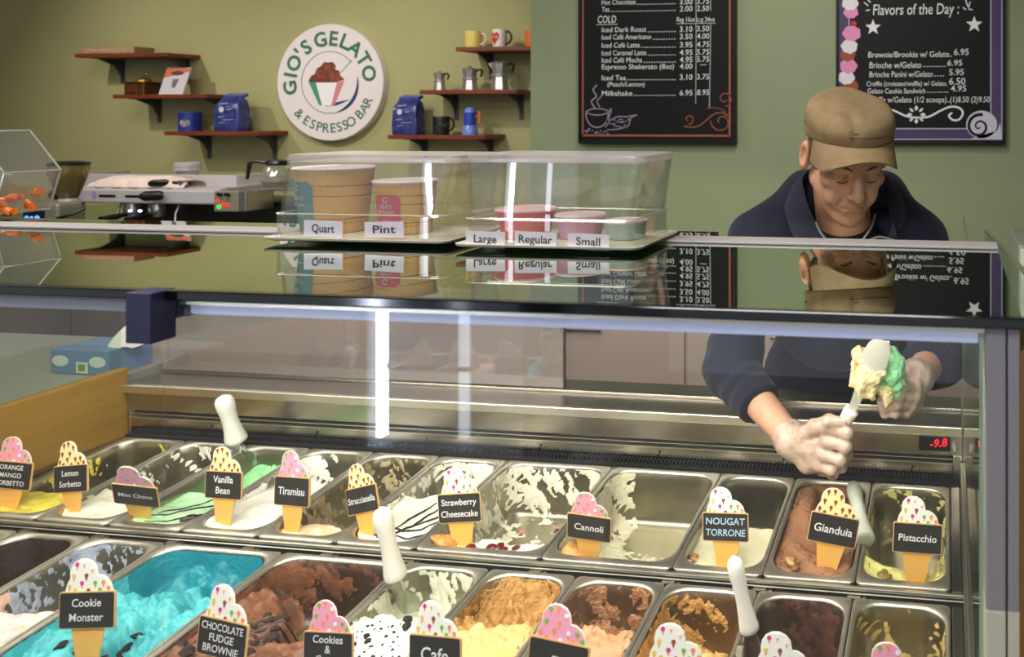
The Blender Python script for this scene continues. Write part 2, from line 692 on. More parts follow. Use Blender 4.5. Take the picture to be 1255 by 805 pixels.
for i in range(7):
    x = -1.79 + i * 0.285
    mb.ball((x, 0.3975, 0.8495), (0.0032, 0.003, 0.0032), 8, 6)
    mb.ball((x - 0.003, 0.3975, 0.8425), (0.0032, 0.003, 0.0032), 8, 6)
obj('strip_screw', mb, m_black, case)
mb = MB().box(-2.0, 0.024, 0.366, 0.41, 0.822, 0.829)
n = 230
for i in range(n):
    x = -1.99 + 2.0 * i / n
    mb.box(x, x + 0.0042, 0.376, 0.396, 0.829, 0.837)
obj('air_comb', mb, mat('comb_dark', (9, 10, 10), 0.85), case, smooth=0)
obj('deck_lip', MB().box(-2.04, 0.0262, 0.392, 0.404, 0.920, 0.9405), m_bright, case, smooth=0, bevel=0.0025)
obj('rear_deck', MB().box(-2.04, 0.0262, 0.404, 0.600, 0.919, 0.940), mat('deck_steel', (188, 178, 170), 0.34, 1.0, var=0.1, scale=12), case, smooth=0, bevel=0.002)
# thermometer
c = onY(1145.5, 543, 0.401)
dp = obj('temperature_display', MB().box(c[0] - 0.034, c[0] + 0.034, 0.398, 0.403, c[2] - 0.0165, c[2] + 0.0165), m_black, case, smooth=0, bevel=0.002, label='black display reading -9.8 in red digits')
mb = MB()
mb.text('-9.8', (c[0] - 0.010, 0.3978, c[2] - 0.0085), (1, 0, 0.14), (0.12, 0, 1), (0, -1, 0), 0.017, 0.0006, width=0.036)
obj('digits', mb, emit_mat('red_digits', (255, 30, 40), 3.0), dp, smooth=0)
kp = onY(1170, 546, 0.40)
mb = MB()
mb.tube([(kp[0], 0.402, kp[2]), (kp[0], 0.392, kp[2])], 0.0045, 12)
mb.tube([(kp[0], 0.396, kp[2] - 0.003), (kp[0] + 0.001, 0.392, kp[2] - 0.010)], 0.003, 8)
obj('lamp_switch', mb, m_alu, case)
# golden end panel, its steel cap, upper end glasses
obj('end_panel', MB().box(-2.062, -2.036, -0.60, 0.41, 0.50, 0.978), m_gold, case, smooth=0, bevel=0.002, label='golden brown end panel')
obj('end_glass', MB().box(-2.052, -2.046, -0.58, 0.40, 0.979, 1.392), m_side, case, smooth=0)
obj('end_glass', MB().box(0.0266, 0.0304, -0.585, 0.40, 0.66, 1.392), m_side, case, smooth=0)
mb = MB()
mb.box(0.0264, 0.0306, -0.590, -0.585, 0.50, 1.392)
mb.box(0.0264, 0.0306, 0.40, 0.404, 0.942, 1.24)
obj('glass_edge', mb, m_glassedge, case, smooth=0)
# front glass in two panes
obj('front_glass', MB().box(-0.925, 0.0312, -0.600, -0.594, 0.50, 1.3955), m_front, case, smooth=0)
obj('front_glass', MB().box(-2.062, -0.929, -0.600, -0.594, 0.50, 1.3955), m_front, case, smooth=0)
# glass top with black edge, white rear strip, rear shelf
obj('glass_top', MB().box(-2.062, 0.068, -0.606, -0.118, ZT - 0.0105, ZT), m_topglass, case, smooth=0)
obj('glass_top_edge', MB().box(-2.062, 0.080, -0.616, -0.6065, ZT - 0.0112, ZT + 0.0002), m_topedge, case, smooth=0, bevel=0.0015)
obj('rear_strip', MB().box(-2.062, 0.070, -0.165, -0.108, ZT + 0.0003, ZT + 0.0045), m_alu, case, smooth=0, bevel=0.001)
obj('rear_shelf', MB().box(-2.062, -0.40, -0.107, -0.030, ZT - 0.0105, ZT + 0.0005), m_topglass, case, smooth=0)
# LED bars
mb = MB().box(-0.900, 0.0255, -0.588, -0.562, 1.3745, 1.3885)
obj('light_bar', mb, m_led, case, smooth=0, bevel=0.002, label='pale blue LED bar')
mb = MB().box(-0.929, -0.9005, -0.590, -0.560, 1.372, 1.3905)
obj('light_bar_cap', mb, m_ledgrey, case, smooth=0, bevel=0.001)
mb = MB().box(-2.03, -0.960, -0.588, -0.562, 1.3745, 1.3885)
obj('light_bar', mb, mat('led_bar_off', (168, 165, 182), 0.45), case, smooth=0, bevel=0.002)
mb = MB().box(-0.900, 0.031, -0.6035, -0.6005, 1.3895, 1.3935)
obj('edge_seal', mb, m_bright, case, smooth=0)
# clip that joins top and front glass
mb = MB().box(-0.9400, -0.9065, -0.634, -0.600, 1.350, 1.4085)
mb.box(-0.9300, -0.9065, -0.600, -0.555, 1.372, 1.392)
obj('glass_clip', mb, m_navyclip, case, smooth=0, bevel=0.0015, label='dark blue clip')
# sliding rear door, its rail
xd = float(onY(690, 450, 0.50)[0])
obj('sliding_door', MB().box(-2.03, xd, 0.500, 0.506, 0.950, 1.235), m_door, case, smooth=0)
mb = MB()
mb.box(xd, xd + 0.004, 0.499, 0.507, 0.945, 1.235)
obj('door_edge', mb, mat('door_edge_dark', (70, 62, 60), 0.4), case, smooth=0)
mb = MB()
mb.box(-2.03, 0.026, 0.494, 0.512, 0.9405, 0.947)
obj('door_track', mb, m_steel, case, smooth=0, bevel=0.001)
obj('top_carrier', MB().box(-2.04, 0.026, -0.150, -0.125, 1.372, 1.3965), mat('carrier_grey', (110, 108, 104), 0.5), case, smooth=0, bevel=0.002)

# ------------------------------------------------------------------ neighbours of the case
adj = thing('neighbouring_display_case', (0.12, -0.4, 0.0), 'grey posted display case standing against the end glass of the gelato case', 'display case')
m_post = mat('violet_grey_paint', (160, 154, 156), 0.4, var=0.05, scale=8)
m_cream = mat('cream_panel', (220, 214, 190), 0.5)
obj('corner_post', MB().box(0.0322, 0.0530, -0.60, -0.53, 1.105, 1.3955), m_post, adj, smooth=0, bevel=0.002)
obj('lower_post', MB().box(0.0322, 0.0530, -0.60, -0.53, 0.0, 1.105), m_cream, adj, smooth=0, bevel=0.002)
obj('seal', MB().box(0.0530, 0.0547, -0.595, -0.54, 0.0, 1.3955), m_black, adj, smooth=0)
obj('side_panel', MB().box(0.0547, 0.0667, -0.60, -0.53, 1.105, 1.3955), m_post, adj, smooth=0, bevel=0.001)
obj('side_panel', MB().box(0.0547, 0.0667, -0.60, -0.53, 0.0, 1.105), m_cream, adj, smooth=0, bevel=0.001)
obj('wood_trim', MB().box(0.0668, 0.130, -0.60, -0.50, 0.0, 1.372), mat('brown_wood_trim', (150, 100, 40), 0.45, var=0.3, scale=8, stretch=(6, 6, 0.6)), adj, smooth=0, bevel=0.002)
A = np.array([0.066, 0.15, 0]); B = np.array([0.104, -0.33, 0])
e = (B - A) / np.linalg.norm(B - A)
nx = np.array([-e[1], e[0], 0]) * 0.003
mb = MB().obox((A + B) / 2 + (0, 0, 1.16), (B - A) / 2, nx, (0, 0, 0.233))
obj('slanted_glass', mb, m_side, adj, smooth=0)
mb = MB().obox((A + B) / 2 + (0, 0, 1.395), (B - A) / 2, nx * 1.05, (0, 0, 0.0022))
obj('slanted_glass_edge', mb, mat('dull_glass_edge', (112, 120, 92), 0.2), adj, smooth=0)
bx = thing('steel_box', (0.26, 0.28, 1.20), 'brushed grey steel box behind the slanted glass edge at the far end of the counter', 'box')
obj('box_body', MB().box(0.124, 0.44, 0.14, 0.40, 1.20, 1.372), mat('grey_box_paint', (140, 142, 132), 0.5, 0.2), bx, smooth=0, bevel=0.004)
obj('box_front', MB().box(0.128, 0.436, 0.134, 0.140, 1.206, 1.366), m_alu, bx, smooth=0, bevel=0.002)
obj('neighbour_base', MB().box(0.155, 0.60, -0.3, 0.45, 0.0, 1.198), m_post, adj, smooth=0, bevel=0.003)

# counter beyond the golden end panel
sc = thing('side_counter', (-2.6, 0.1, 0.0), 'white topped counter beyond the golden end panel of the gelato case', 'counter')
obj('counter_top', MB().box(-3.6, -2.068, -0.62, 0.75, 0.925, 0.955), mat('white_laminate', (150, 146, 138), 0.4), sc, smooth=0, bevel=0.004)
obj('counter_base', MB().box(-3.55, -2.075, -0.58, 0.72, 0.0, 0.925), mat('dark_cabinet', (58, 52, 46), 0.5), sc, smooth=0, bevel=0.004)
obj('green_glass_lip', MB().box(-3.4, -2.07, 0.02, 0.028, 0.9555, 0.985), m_glassedge, sc, smooth=0)

# back counters along both walls
m_beige = mat('beige_cabinet_front', (196, 176, 164), 0.42, var=0.04, scale=5)
bc = thing('back_cabinet', (-0.3, 1.7, 0.0), 'pinkish beige base cabinets under the chalkboards behind the man', 'cabinet')
obj('carcass', MB().box(XC + 0.01, 1.6, 1.47, 1.995, 0.08, 0.90), m_beige, bc, smooth=0, bevel=0.003)
mb = MB()
obj('plinth', MB().box(XC + 0.03, 1.58, 1.52, 1.99, 0.0, 0.08), m_rubber, bc, smooth=0)
for i in range(4):
    x0 = XC + 0.02 + i * 0.83
    d = obj('cabinet_door', MB().box(x0 + 0.003, x0 + 0.822, 1.452, 1.470, 0.10, 0.885), m_beige, bc, smooth=0, bevel=0.002)
    obj('handle', MB().box(x0 + 0.30, x0 + 0.52, 1.440, 1.452, 0.842, 0.850), m_steel, d, smooth=0, bevel=0.002)
obj('worktop', MB().box(XC + 0.005, 1.62, 1.44, 1.998, 0.90, 0.935), mat('grey_worktop', (150, 142, 130), 0.35, var=0.2, scale=60), bc, smooth=0, bevel=0.003)
ec = thing('espresso_counter', (-3.6, 2.1, 0.0), 'brown fronted counter under the wall shelves that carries the espresso machine', 'counter')
obj('carcass', MB().box(-5.6, XC - 0.02, 1.72, 2.595, 0.08, 0.88), mat('brown_cabinet_front', (120, 96, 82), 0.45, var=0.15, scale=4), ec, smooth=0, bevel=0.003)
obj('plinth', MB().box(-5.58, XC - 0.03, 1.78, 2.59, 0.0, 0.08), m_rubber, ec, smooth=0)
for i in range(6):
    x0 = -5.58 + i * 0.635
    d = obj('cabinet_door', MB().box(x0 + 0.003, x0 + 0.629, 1.702, 1.72, 0.10, 0.865), MATS['brown_cabinet_front'], ec, smooth=0, bevel=0.002)
    obj('handle', MB().box(x0 + 0.22, x0 + 0.40, 1.690, 1.702, 0.820, 0.828), m_steel, d, smooth=0, bevel=0.002)
obj('worktop', MB().box(-5.62, XC - 0.01, 1.68, 2.598, 0.88, 0.92), MATS['grey_worktop'], ec, smooth=0, bevel=0.003)

# upright display fridge across the shop, which the front glass mirrors
fr = thing('upright_display_fridge', (-1.5, -2.65, 0.0), 'upright lit display fridge across the shop, mirrored in the front glass', 'fridge')
m_fw = mat('fridge_white', (205, 208, 214), 0.4)
m_fd = mat('fridge_dark', (52, 48, 50), 0.4)
mb = MB()
mb.box(-1.96, -1.93, -2.95, -2.37, 0.10, 2.0)
mb.box(-1.10, -1.07, -2.95, -2.37, 0.10, 2.0)
mb.box(-1.96, -1.07, -2.95, -2.90, 0.10, 2.0)
mb.box(-1.96, -1.07, -2.95, -2.37, 1.92, 2.02)
mb.box(-1.96, -1.07, -2.95, -2.37, 0.0, 0.50)
obj('fridge_body', mb, m_fw, fr, smooth=0, bevel=0.004)
obj('door_post', MB().box(-1.37, -1.22, -2.40, -2.36, 0.50, 1.95), m_fd, fr, smooth=0, bevel=0.003)
obj('fridge_light', MB().box(-1.915, -1.895, -2.43, -2.40, 0.52, 1.90), emit_mat('fridge_tube', (225, 234, 255), 34.0), fr, smooth=0)
obj('fridge_light', MB().box(-1.635, -1.605, -2.45, -2.43, 0.52, 1.90), emit_mat('fridge_tube_dim', (225, 234, 255), 6.0), fr, smooth=0)
mb = MB()
for z in (0.75, 1.08, 1.42):
    mb.box(-1.93, -1.10, -2.88, -2.42, z, z + 0.012)
obj('fridge_shelf', mb, m_fw, fr, smooth=0)
# ------------------------------------------------------------------ pans and gelato
WN, WW, DP = 0.165, 0.250, 0.36
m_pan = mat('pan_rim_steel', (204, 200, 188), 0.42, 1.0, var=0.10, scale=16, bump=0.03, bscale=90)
m_tub = mat('shaded_tub_steel', (168, 163, 144), 0.32, 1.0, var=0.16, scale=16, bump=0.03, bscale=90)  # the rim's steel again, darkened for the dim reflections inside the tub


def rrect(x0, x1, y0, y1, r, nc=6, nx=14, ny=30):
    """rounded rectangle, counter-clockwise, same point count for every size"""
    r = min(r, (x1 - x0) / 2 - 1e-4, (y1 - y0) / 2 - 1e-4)
    P = []
    cs = [((x1 - r, y0 + r), -pi / 2), ((x1 - r, y1 - r), 0), ((x0 + r, y1 - r), pi / 2), ((x0 + r, y0 + r), pi)]
    ed = [ny, nx, ny, nx]
    for k, ((cx, cy), a0) in enumerate(cs):
        arc = [(cx + r * cos(a0 + pi / 2 * i / nc), cy + r * sin(a0 + pi / 2 * i / nc)) for i in range(nc + 1)]
        P += arc
        n_ = cs[(k + 1) % 4]
        b = (n_[0][0] + r * cos(n_[1]), n_[0][1] + r * sin(n_[1]))
        a = arc[-1]
        for i in range(1, ed[k]):
            t = i / ed[k]
            P.append((a[0] + (b[0] - a[0]) * t, a[1] + (b[1] - a[1]) * t))
    return np.array(P)


def ring3(p, z):
    return np.concatenate([p, np.full((len(p), 1), z)], 1)


DEPTH = 0.118
FLX, FL0, FL1 = 0.0085, 0.021, 0.012         # flange widths: sides, front, back


def inner(w, inset, z, fine=True):
    kw = dict(nc=6, nx=30 if w < 0.2 else 46, ny=96) if fine else dict(nc=6, nx=4, ny=6)
    return ring3(rrect(FLX + inset, w - FLX - inset, FL0 + inset, DP - FL1 - inset, max(0.042 - inset * 0.55, 0.003), **kw), z)


def wall_rings(w, fine=True, nw=16):
    R = []
    for j in range(nw + 1):
        t = j / nw
        R.append((0.001 + 0.010 * t, -0.004 - (DEPTH - 0.024) * t))
    for j in range(1, 6):
        a = j / 5 * pi / 2
        R.append((0.011 + 0.020 * (1 - cos(a)), -(DEPTH - 0.020) - 0.020 * sin(a)))
    top = (w - 2 * FLX) / 2 - 0.0015
    m = 24 if fine else 3
    for j in range(1, m + 1):
        R.append((0.031 + (top - 0.031) * j / m, -DEPTH))
    return R


def pan_mesh(w):
    b = MB()
    kw = dict(nc=6, nx=4, ny=6)
    g = 0.0011
    o = lambda i, z, r=0.010: ring3(rrect(g + i, w - g - i, g + i, DP - g - i, r, **kw), z)
    rings = []
    ins = [(0.031 * 1.0, -DEPTH - 0.0015), (0.010, -DEPTH + 0.012), (0.0, -0.012), (0.0, -0.006)]
    for i, z in ins:                                    # outside of the tub
        rings.append(inner(w, i - 0.0025, z, False))
    rings += [o(0.0015, -0.006), o(0, -0.006), o(0, -0.0012), o(0.0012, 0.0)]
    rings += [inner(w, -0.0035, 0.0, False), inner(w, -0.0005, -0.0016, False)]
    for i, z in wall_rings(w, False, 5):
        rings.append(inner(w, i, z, False))
    b.loft(rings)
    return b


_pan_me = {}


def pan(row, i, x0, w, label):
    y, z = (0.0, 0.80) if row == 0 else (-0.0266 - DP * cos(TILT), 0.7904 - DP * sin(TILT))
    r = thing('gelato_pan', (x0, y, z), label, 'pan', 'gelato pans of the rear row' if row == 0 else 'gelato pans of the front row')
    r.rotation_euler = (TILT, 0, 0)
    if w not in _pan_me:
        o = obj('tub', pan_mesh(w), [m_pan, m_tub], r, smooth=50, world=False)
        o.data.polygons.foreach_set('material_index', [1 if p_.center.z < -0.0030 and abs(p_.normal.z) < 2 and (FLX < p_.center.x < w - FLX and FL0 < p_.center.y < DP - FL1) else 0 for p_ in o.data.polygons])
        _pan_me[w] = o
    else:
        o = _pan_me[w].copy()
        COL.objects.link(o)
        o.parent = r
    return r


def gelato(root, w, fill, film, mats, label, mi=None, cat='gelato'):
    """fill(s, q) -> height below the rim; film(s, q, z) -> thickness of what sticks to the bare steel (below zero: none)"""
    rings = [inner(w, i, z) for i, z in wall_rings(w)]
    kin = [z for i, z in wall_rings(w)]
    P = np.stack(rings)
    nR, nP = P.shape[:2]
    s, q = P[..., 0] / w, P[..., 1] / DP
    zf = fill(s, q)
    t = np.clip(film(s, q, P[..., 2]), -0.0012, 0.0036)
    c = np.stack([np.full_like(s, w / 2), np.clip(P[..., 1], 0.07, DP - 0.07), P[..., 2]], -1)
    d = c - P
    d[..., 2] = 0
    d /= np.linalg.norm(d, axis=-1)[..., None] + 1e-9
    wn = np.array([1.0 if j <= 16 else max(0.0, 1 - (j - 16) / 5) for j in range(nR)])[:, None, None]
    nrm = d * wn + np.array([0, 0, 1.0]) * (1 - wn)
    Q = P + nrm * t[..., None]
    filled = zf > P[..., 2] + t
    Q[..., 2] = np.where(filled, np.maximum(zf, Q[..., 2]), Q[..., 2])
    Q[..., 2] = np.minimum(Q[..., 2], -0.003 - 0.004 * noise2(s * 30, q * 60, 2))
    b = MB()
    v = Q.reshape(-1, 3)
    f = [(k * nP + a, k * nP + (a + 1) % nP, (k + 1) * nP + (a + 1) % nP, (k + 1) * nP + a) for k in range(nR - 1) for a in range(nP)]
    f.append(tuple((nR - 1) * nP + a for a in range(nP)))
    b.add(v, f)
    me = b.mesh('gelato')
    o = bpy.data.objects.new('gelato', me)
    COL.objects.link(o)
    for m in (mats if isinstance(mats, (list, tuple)) else [mats]):
        me.materials.append(m)
    fix_normals(me)
    if mi is not None:
        S, QQ, FI = s.reshape(-1), q.reshape(-1), filled.reshape(-1)
        idx = [int(mi(float(np.mean(S[list(p.vertices)][:4])), float(np.mean(QQ[list(p.vertices)][:4])), bool(FI[p.vertices[0]]))) for p in me.polygons]
        me.polygons.foreach_set('material_index', idx)
    me.polygons.foreach_set('use_smooth', [True] * len(me.polygons))
    o.location = root.location
    o.rotation_euler = root.rotation_euler
    tag(o, label, cat, 'gelato in the pans')
    return o


def scoopy(top, q0, q1, low=-0.13, rough=0.004, sc=(7, 12), seed=1, lump=0.0, tilt=0.0, side=0.0):
    """a filled front that drops to bare steel behind the line q0..q1; lumps where it has been dug"""
    def fn(s, q):
        n = fbm(s * sc[0], q * sc[1], seed)
        n2 = fbm(s * sc[0] * 3.1 + 5, q * sc[1] * 3.1, seed + 3)
        edge = q + 0.10 * (noise2(s * 4.0, q * 3.0, seed + 9) - 0.5)
        k = smooth01(edge, q0, q1)
        z = top + tilt * q + side * (s - 0.5) + (low - top) * k + (n - 0.5) * 2 * rough
        dug = smooth01(edge, q0 - 0.16, q0 + 0.05) * (1 - k)
        return z + lump * dug * (np.abs(n2 - 0.5) * 3 + (n - 0.5) * 2)
    return fn


def smear(thr, amp=0.010, sc=(5, 9), seed=5, qb=0.0, sb=0.0, zb=0.0, stretch=1.0):
    """patches of film: noise over a threshold, more of it towards the back (qb), one side (sb) or near the rim (zb)"""
    def fn(s, q, z):
        u, v = s * sc[0] + z * 22, q * sc[1] * stretch + z * 16
        n = 0.58 * fbm(u, v, seed, 4) + 0.42 * fbm(u * 4.5, v * 4.5, seed + 7, 3)
        return (n - thr + qb * (q - 0.5) + sb * (s - 0.5) + zb * (z + 0.06) / 0.06) * amp * 2.2
    return fn


none = lambda s, q, z: np.full_like(np.asarray(s, float), -0.0012)
G = lambda n, a, b, rough=0.42, sc=60, bump=0.25, **k: mat('gelato_' + n, a, rough, rgb2=b, scale=sc, bump=bump, bscale=k.pop('bs', 180), sss=0.12, lo=0.3, hi=0.7, **k)


def on_gel(root, x, y, z):
    return np.array(root_matrix(root) @ Vector((x, y, z)))


def chunk(parent, root, pts, size, m, name, fill, w, seed=0, flat=0.7, label=None):
    """broken bits lying on the gelato: every bit a child of its own"""
    rr = random.Random(seed)
    for (x, q) in pts:
        z = float(fill(np.array([x / 1.0]), np.array([q]))[0])
        b = MB()
        r = size * rr.uniform(0.65, 1.25)
        a = np.arange(7) * 2 * pi / 7
        rings = []
        for k, (kk, zz) in enumerate(((0.55, -0.6), (1.0, -0.1), (0.95, 0.35), (0.5, 0.75))):
            rings.append(np.stack([kk * r * np.cos(a) * np.array([rr.uniform(0.75, 1.2) for _ in a]), kk * r * np.sin(a) * np.array([rr.uniform(0.75, 1.2) for _ in a]), np.full(7, zz * r * flat)], 1))
        b.loft(rings)
        o = obj(name, b, m, parent, smooth=25, world=False)
        o.location = (x * w, q * DP, z + 0.15 * r)
        o.rotation_euler = (rr.uniform(-.4, .4), rr.uniform(-.4, .4), rr.uniform(0, 6))


def streaks(parent, lines, rad, m, name, fill, w):
    b = MB()
    for ln in lines:
        p = np.array(ln, float)
        t = np.linspace(0, len(p) - 1, len(p) * 5)
        ps = np.stack([np.interp(t, range(len(p)), p[:, 0]), np.interp(t, range(len(p)), p[:, 1])], 1)
        z = fill(ps[:, 0], ps[:, 1])
        pts = [(ps[i, 0] * w, ps[i, 1] * DP, z[i] + rad * 0.2) for i in range(len(ps))]
        rr = [rad * (0.35 + 0.65 * sin(pi * (i + 0.5) / len(ps))) for i in range(len(ps))]
        b.tube(pts, rr, 6)
    return obj(name, b, m, parent, smooth=60, world=False)


m_choc = mat('chocolate_sauce', (38, 22, 14), 0.25)
m_cookie = mat('dark_cookie', (34, 27, 22), 0.85, var=0.5, scale=300)
m_berry = mat('red_berry_sauce', (104, 18, 22), 0.25)
m_shell = mat('cannoli_shell', (222, 170, 96), 0.6, rgb2=(190, 126, 58), scale=90, bump=0.3)
m_nut = mat('hazelnut', (206, 160, 100), 0.5, rgb2=(120, 74, 40), scale=120)

# --- rear row, from the golden end panel to the end glass
bx0 = [-1.985, -1.82, -1.655, -1.49, -1.325, -1.16, -0.995, -0.745, -0.495, -0.33, -0.165]
bw = [WN] * 6 + [WW] * 2 + [WN] * 3
# 1 lemon yellow
p = pan(0, 1, bx0[0], WN, 'steel pan with yellow sorbet at the golden end panel, half scooped out')
fl = scoopy(-0.014, 0.34, 0.60, seed=11, rough=0.007)
gelato(p, WN, fl, smear(0.56, seed=12, qb=-0.35), G('yellow', (240, 226, 92), (226, 206, 60)), 'yellow sorbet in the pan next to the golden end panel')
# 2 lemon white
p = pan(0, 2, bx0[1], WN, 'steel pan with white lemon sorbet at its near end and grey film behind')
fl = scoopy(-0.010, 0.36, 0.54, seed=21, rough=0.008)
gelato(p, WN, fl, smear(0.535, seed=22, sc=(6, 10)), G('white', (250, 248, 232), (236, 232, 208)), 'white lemon sorbet heaped at the near end of its pan')
# 3 mint
p = pan(0, 3, bx0[2], WN, 'steel pan full of pale green mint gelato')
def fl(s, q):
    n = fbm(s * 5, q * 8, 31)
    z = -0.008 - 0.018 * smooth01(q, 0.05, 0.45) + (n - 0.5) * 0.014
    dip = smooth01(q, 0.48, 0.66)
    return z - dip * (0.035 + 0.05 * np.abs(fbm(s * 6, q * 9, 37) - 0.5)) + dip * 0.03 * smooth01(q, 0.84, 1.0)
m_mint = G('mint', (196, 240, 190), (176, 226, 168), sc=30)
m_mint2 = G('mint_deep', (160, 222, 160), (132, 204, 138), sc=40)
g = gelato(p, WN, fl, none, [m_mint, m_mint2], 'pale green mint gelato with thin dark chocolate lines, scooped at its far end', mi=lambda s, q, f: 1 if q + 0.06 * sin(s * 9) > 0.56 else 0)
streaks(g, [[(.12, .14), (.35, .2), (.55, .26), (.7, .37), (.74, .46)], [(.3, .1), (.55, .13), (.72, .2), (.86, .3), (.88, .42)], [(.22, .22), (.4, .33), (.6, .48)], [(.78, .18), (.84, .24), (.8, .3)]], 0.0022, m_choc, 'chocolate_line', fl, WN)
streaks(g, [[(.72, .13), (.79, .17), (.86, .19)]], 0.008, m_choc, 'chocolate_patch', fl, WN)
# 4 vanilla
p = pan(0, 4, bx0[3], WN, 'steel pan nearly full of smooth white vanilla gelato')
def fl(s, q):
    z = -0.010 - 0.02 * smooth01(q, 0.3, 0.8) + (fbm(s * 3, q * 4, 41) - 0.5) * 0.014
    z = z + 0.010 * np.exp(-((q - 0.33 - 0.12 * (s - .5)) / 0.05) ** 2) * smooth01(s, 0.2, 0.6)
    return z - 0.13 * smooth01(q + 0.1 * (noise2(s * 4, q * 4, 3) - .5), 0.74, 0.86)
gelato(p, WN, fl, smear(0.50, seed=42, sc=(4, 7), qb=-0.15), G('vanilla', (252, 250, 240), (242, 238, 222), rough=0.35, sc=8, bump=0.08), 'smooth white vanilla gelato filling its pan almost to the far end')
# 5 tiramisu
p = pan(0, 5, bx0[4], WN, 'steel pan with a rim of orange brown tiramisu gelato left at its near end')
fl = scoopy(-0.013, 0.22, 0.34, seed=51, rough=0.010, sc=(6, 12))
gelato(p, WN, fl, smear(0.53, seed=53, sc=(6, 10), zb=0.06), [G('tiramisu', (238, 188, 128), (250, 240, 222), sc=45), G('tan_film', (192, 176, 140), (164, 144, 104))], 'orange and white marbled tiramisu gelato, mostly scooped away', mi=lambda s, q, f: 0 if q < 0.33 else 1)
# 6 stracciatella
p = pan(0, 6, bx0[5], WN, 'steel pan of white gelato crossed by branching dark chocolate lines')
fl = scoopy(-0.014, 0.56, 0.72, seed=61, rough=0.006, sc=(4, 6))
g = gelato(p, WN, fl, smear(0.49, seed=62, sc=(6, 9), zb=0.10), G('stracciatella', (250, 248, 236), (238, 234, 214), sc=20), 'white gelato with branching chocolate lines and a scooped far end')
streaks(g, [[(.35, .12), (.5, .16), (.62, .26), (.66, .4), (.72, .5)], [(.3, .2), (.45, .22), (.58, .2), (.75, .24), (.86, .34)], [(.5, .16), (.72, .14), (.88, .2), (.93, .3)], [(.45, .22), (.48, .32), (.56, .42), (.58, .52)], [(.62, .26), (.78, .36), (.86, .48)], [(.28, .15), (.42, .12), (.56, .1)]], 0.0026, m_choc, 'chocolate_line', fl, WN)
# 7 strawberry cheesecake
p = pan(0, 7, bx0[6], WW, 'wide steel pan with a strip of white and red gelato left at its near end')
fl = scoopy(-0.011, 0.15, 0.26, seed=71, rough=0.010, sc=(9, 10))
g = gelato(p, WW, fl, smear(0.555, seed=72, sc=(8, 11), qb=0.14, zb=0.03), G('cheesecake', (246, 242, 222), (228, 222, 196), sc=40), 'white cheesecake gelato with dark red strawberry pieces, scraped thin over the steel')
chunk(g, p, [(.36, .10), (.40, .07), (.55, .09), (.60, .12), (.72, .13), (.64, .11), (.86, .09)], 0.010, m_berry, 'strawberry_piece', fl, WW, 3, 0.5)
chunk(g, p, [(.13, .11), (.19, .09), (.16, .15)], 0.019, m_shell, 'biscuit_piece', fl, WW, 5, 0.6)
chunk(g, p, [(.30, .55), (.22, .62), (.62, .70), (.58, .82), (.3, .75), (.45, .45), (.5, .3)], 0.006, mat('pink_smear', (226, 128, 116), 0.3), 'pink_fleck', lambda s, q: np.full_like(s, -DEPTH + 0.002), WW, 8, 0.3)
# 8 cannoli
p = pan(0, 8, bx0[7], WW, 'wide steel pan scraped nearly empty, a broken shell and white gelato at its near corner')
def fl(s, q):
    e = np.hypot((s - 0.16) * 1.3, (q - 0.08) * 1.0) + 0.06 * (noise2(s * 12, q * 12, 81) - .5)
    return -0.024 - 0.12 * smooth01(e, 0.14, 0.26) + (fbm(s * 9, q * 12, 83) - .5) * 0.012
def fm(s, q, z):
    a = smear(0.55, seed=84, sc=(7, 10), sb=-0.34)(s, q, z)
    b = smear(0.565, seed=88, sc=(9, 12))(s, q, z)
    band = smooth01(q, 0.22, 0.34) * (1 - smooth01(q, 0.60, 0.72))
    return np.maximum(a - 0.012 * smooth01(s, 0.2, 0.35) * (1 - band), b * band - 0.004 * (1 - band))
g = gelato(p, WW, fl, fm, G('cannoli', (238, 234, 204), (220, 214, 178), sc=50), 'white cannoli gelato left in the corner and smeared over an almost empty wide pan')
b = MB()
a0, a1 = np.array([0.030, 0.052, -0.010]), np.array([0.062, 0.040, -0.030])
b.tube([a0, (a0 + a1) / 2 + (0, 0, .002), a1], [0.020, 0.021, 0.018], 14)
obj('shell_piece', b, m_shell, g, smooth=60, world=False)
b = MB().tube([a1 - (0.0015, 0, 0), a1 + (0.0015, -0.0006, -0.001)], [0.0115, 0.0115], 12)
obj('shell_hole', b, mat('toasted_brown', (150, 78, 30), 0.8), g, smooth=60, world=False)
# 9 nougat
p = pan(0, 9, bx0[8], WN, 'steel pan half filled with cream nougat gelato, its far half bare metal')
def fl(s, q):
    z = -0.022 + 0.012 * (1 - smooth01(q, 0.0, 0.16)) + (fbm(s * 4, q * 6, 91) - 0.5) * 0.012
    return z - 0.12 * smooth01(q + 0.03 * (noise2(s * 9, q * 9, 5) - .5), 0.52, 0.56)
g = gelato(p, WN, fl, none, G('nougat', (240, 234, 200), (228, 220, 176), sc=25, bump=0.12), 'pale cream nougat gelato with a straight cut edge, bare steel behind it')
chunk(g, p, [(.14, .17), (.2, .13), (.26, .11), (.12, .21)], 0.0075, m_nut, 'nut_piece', fl, WN, 4, 0.6)
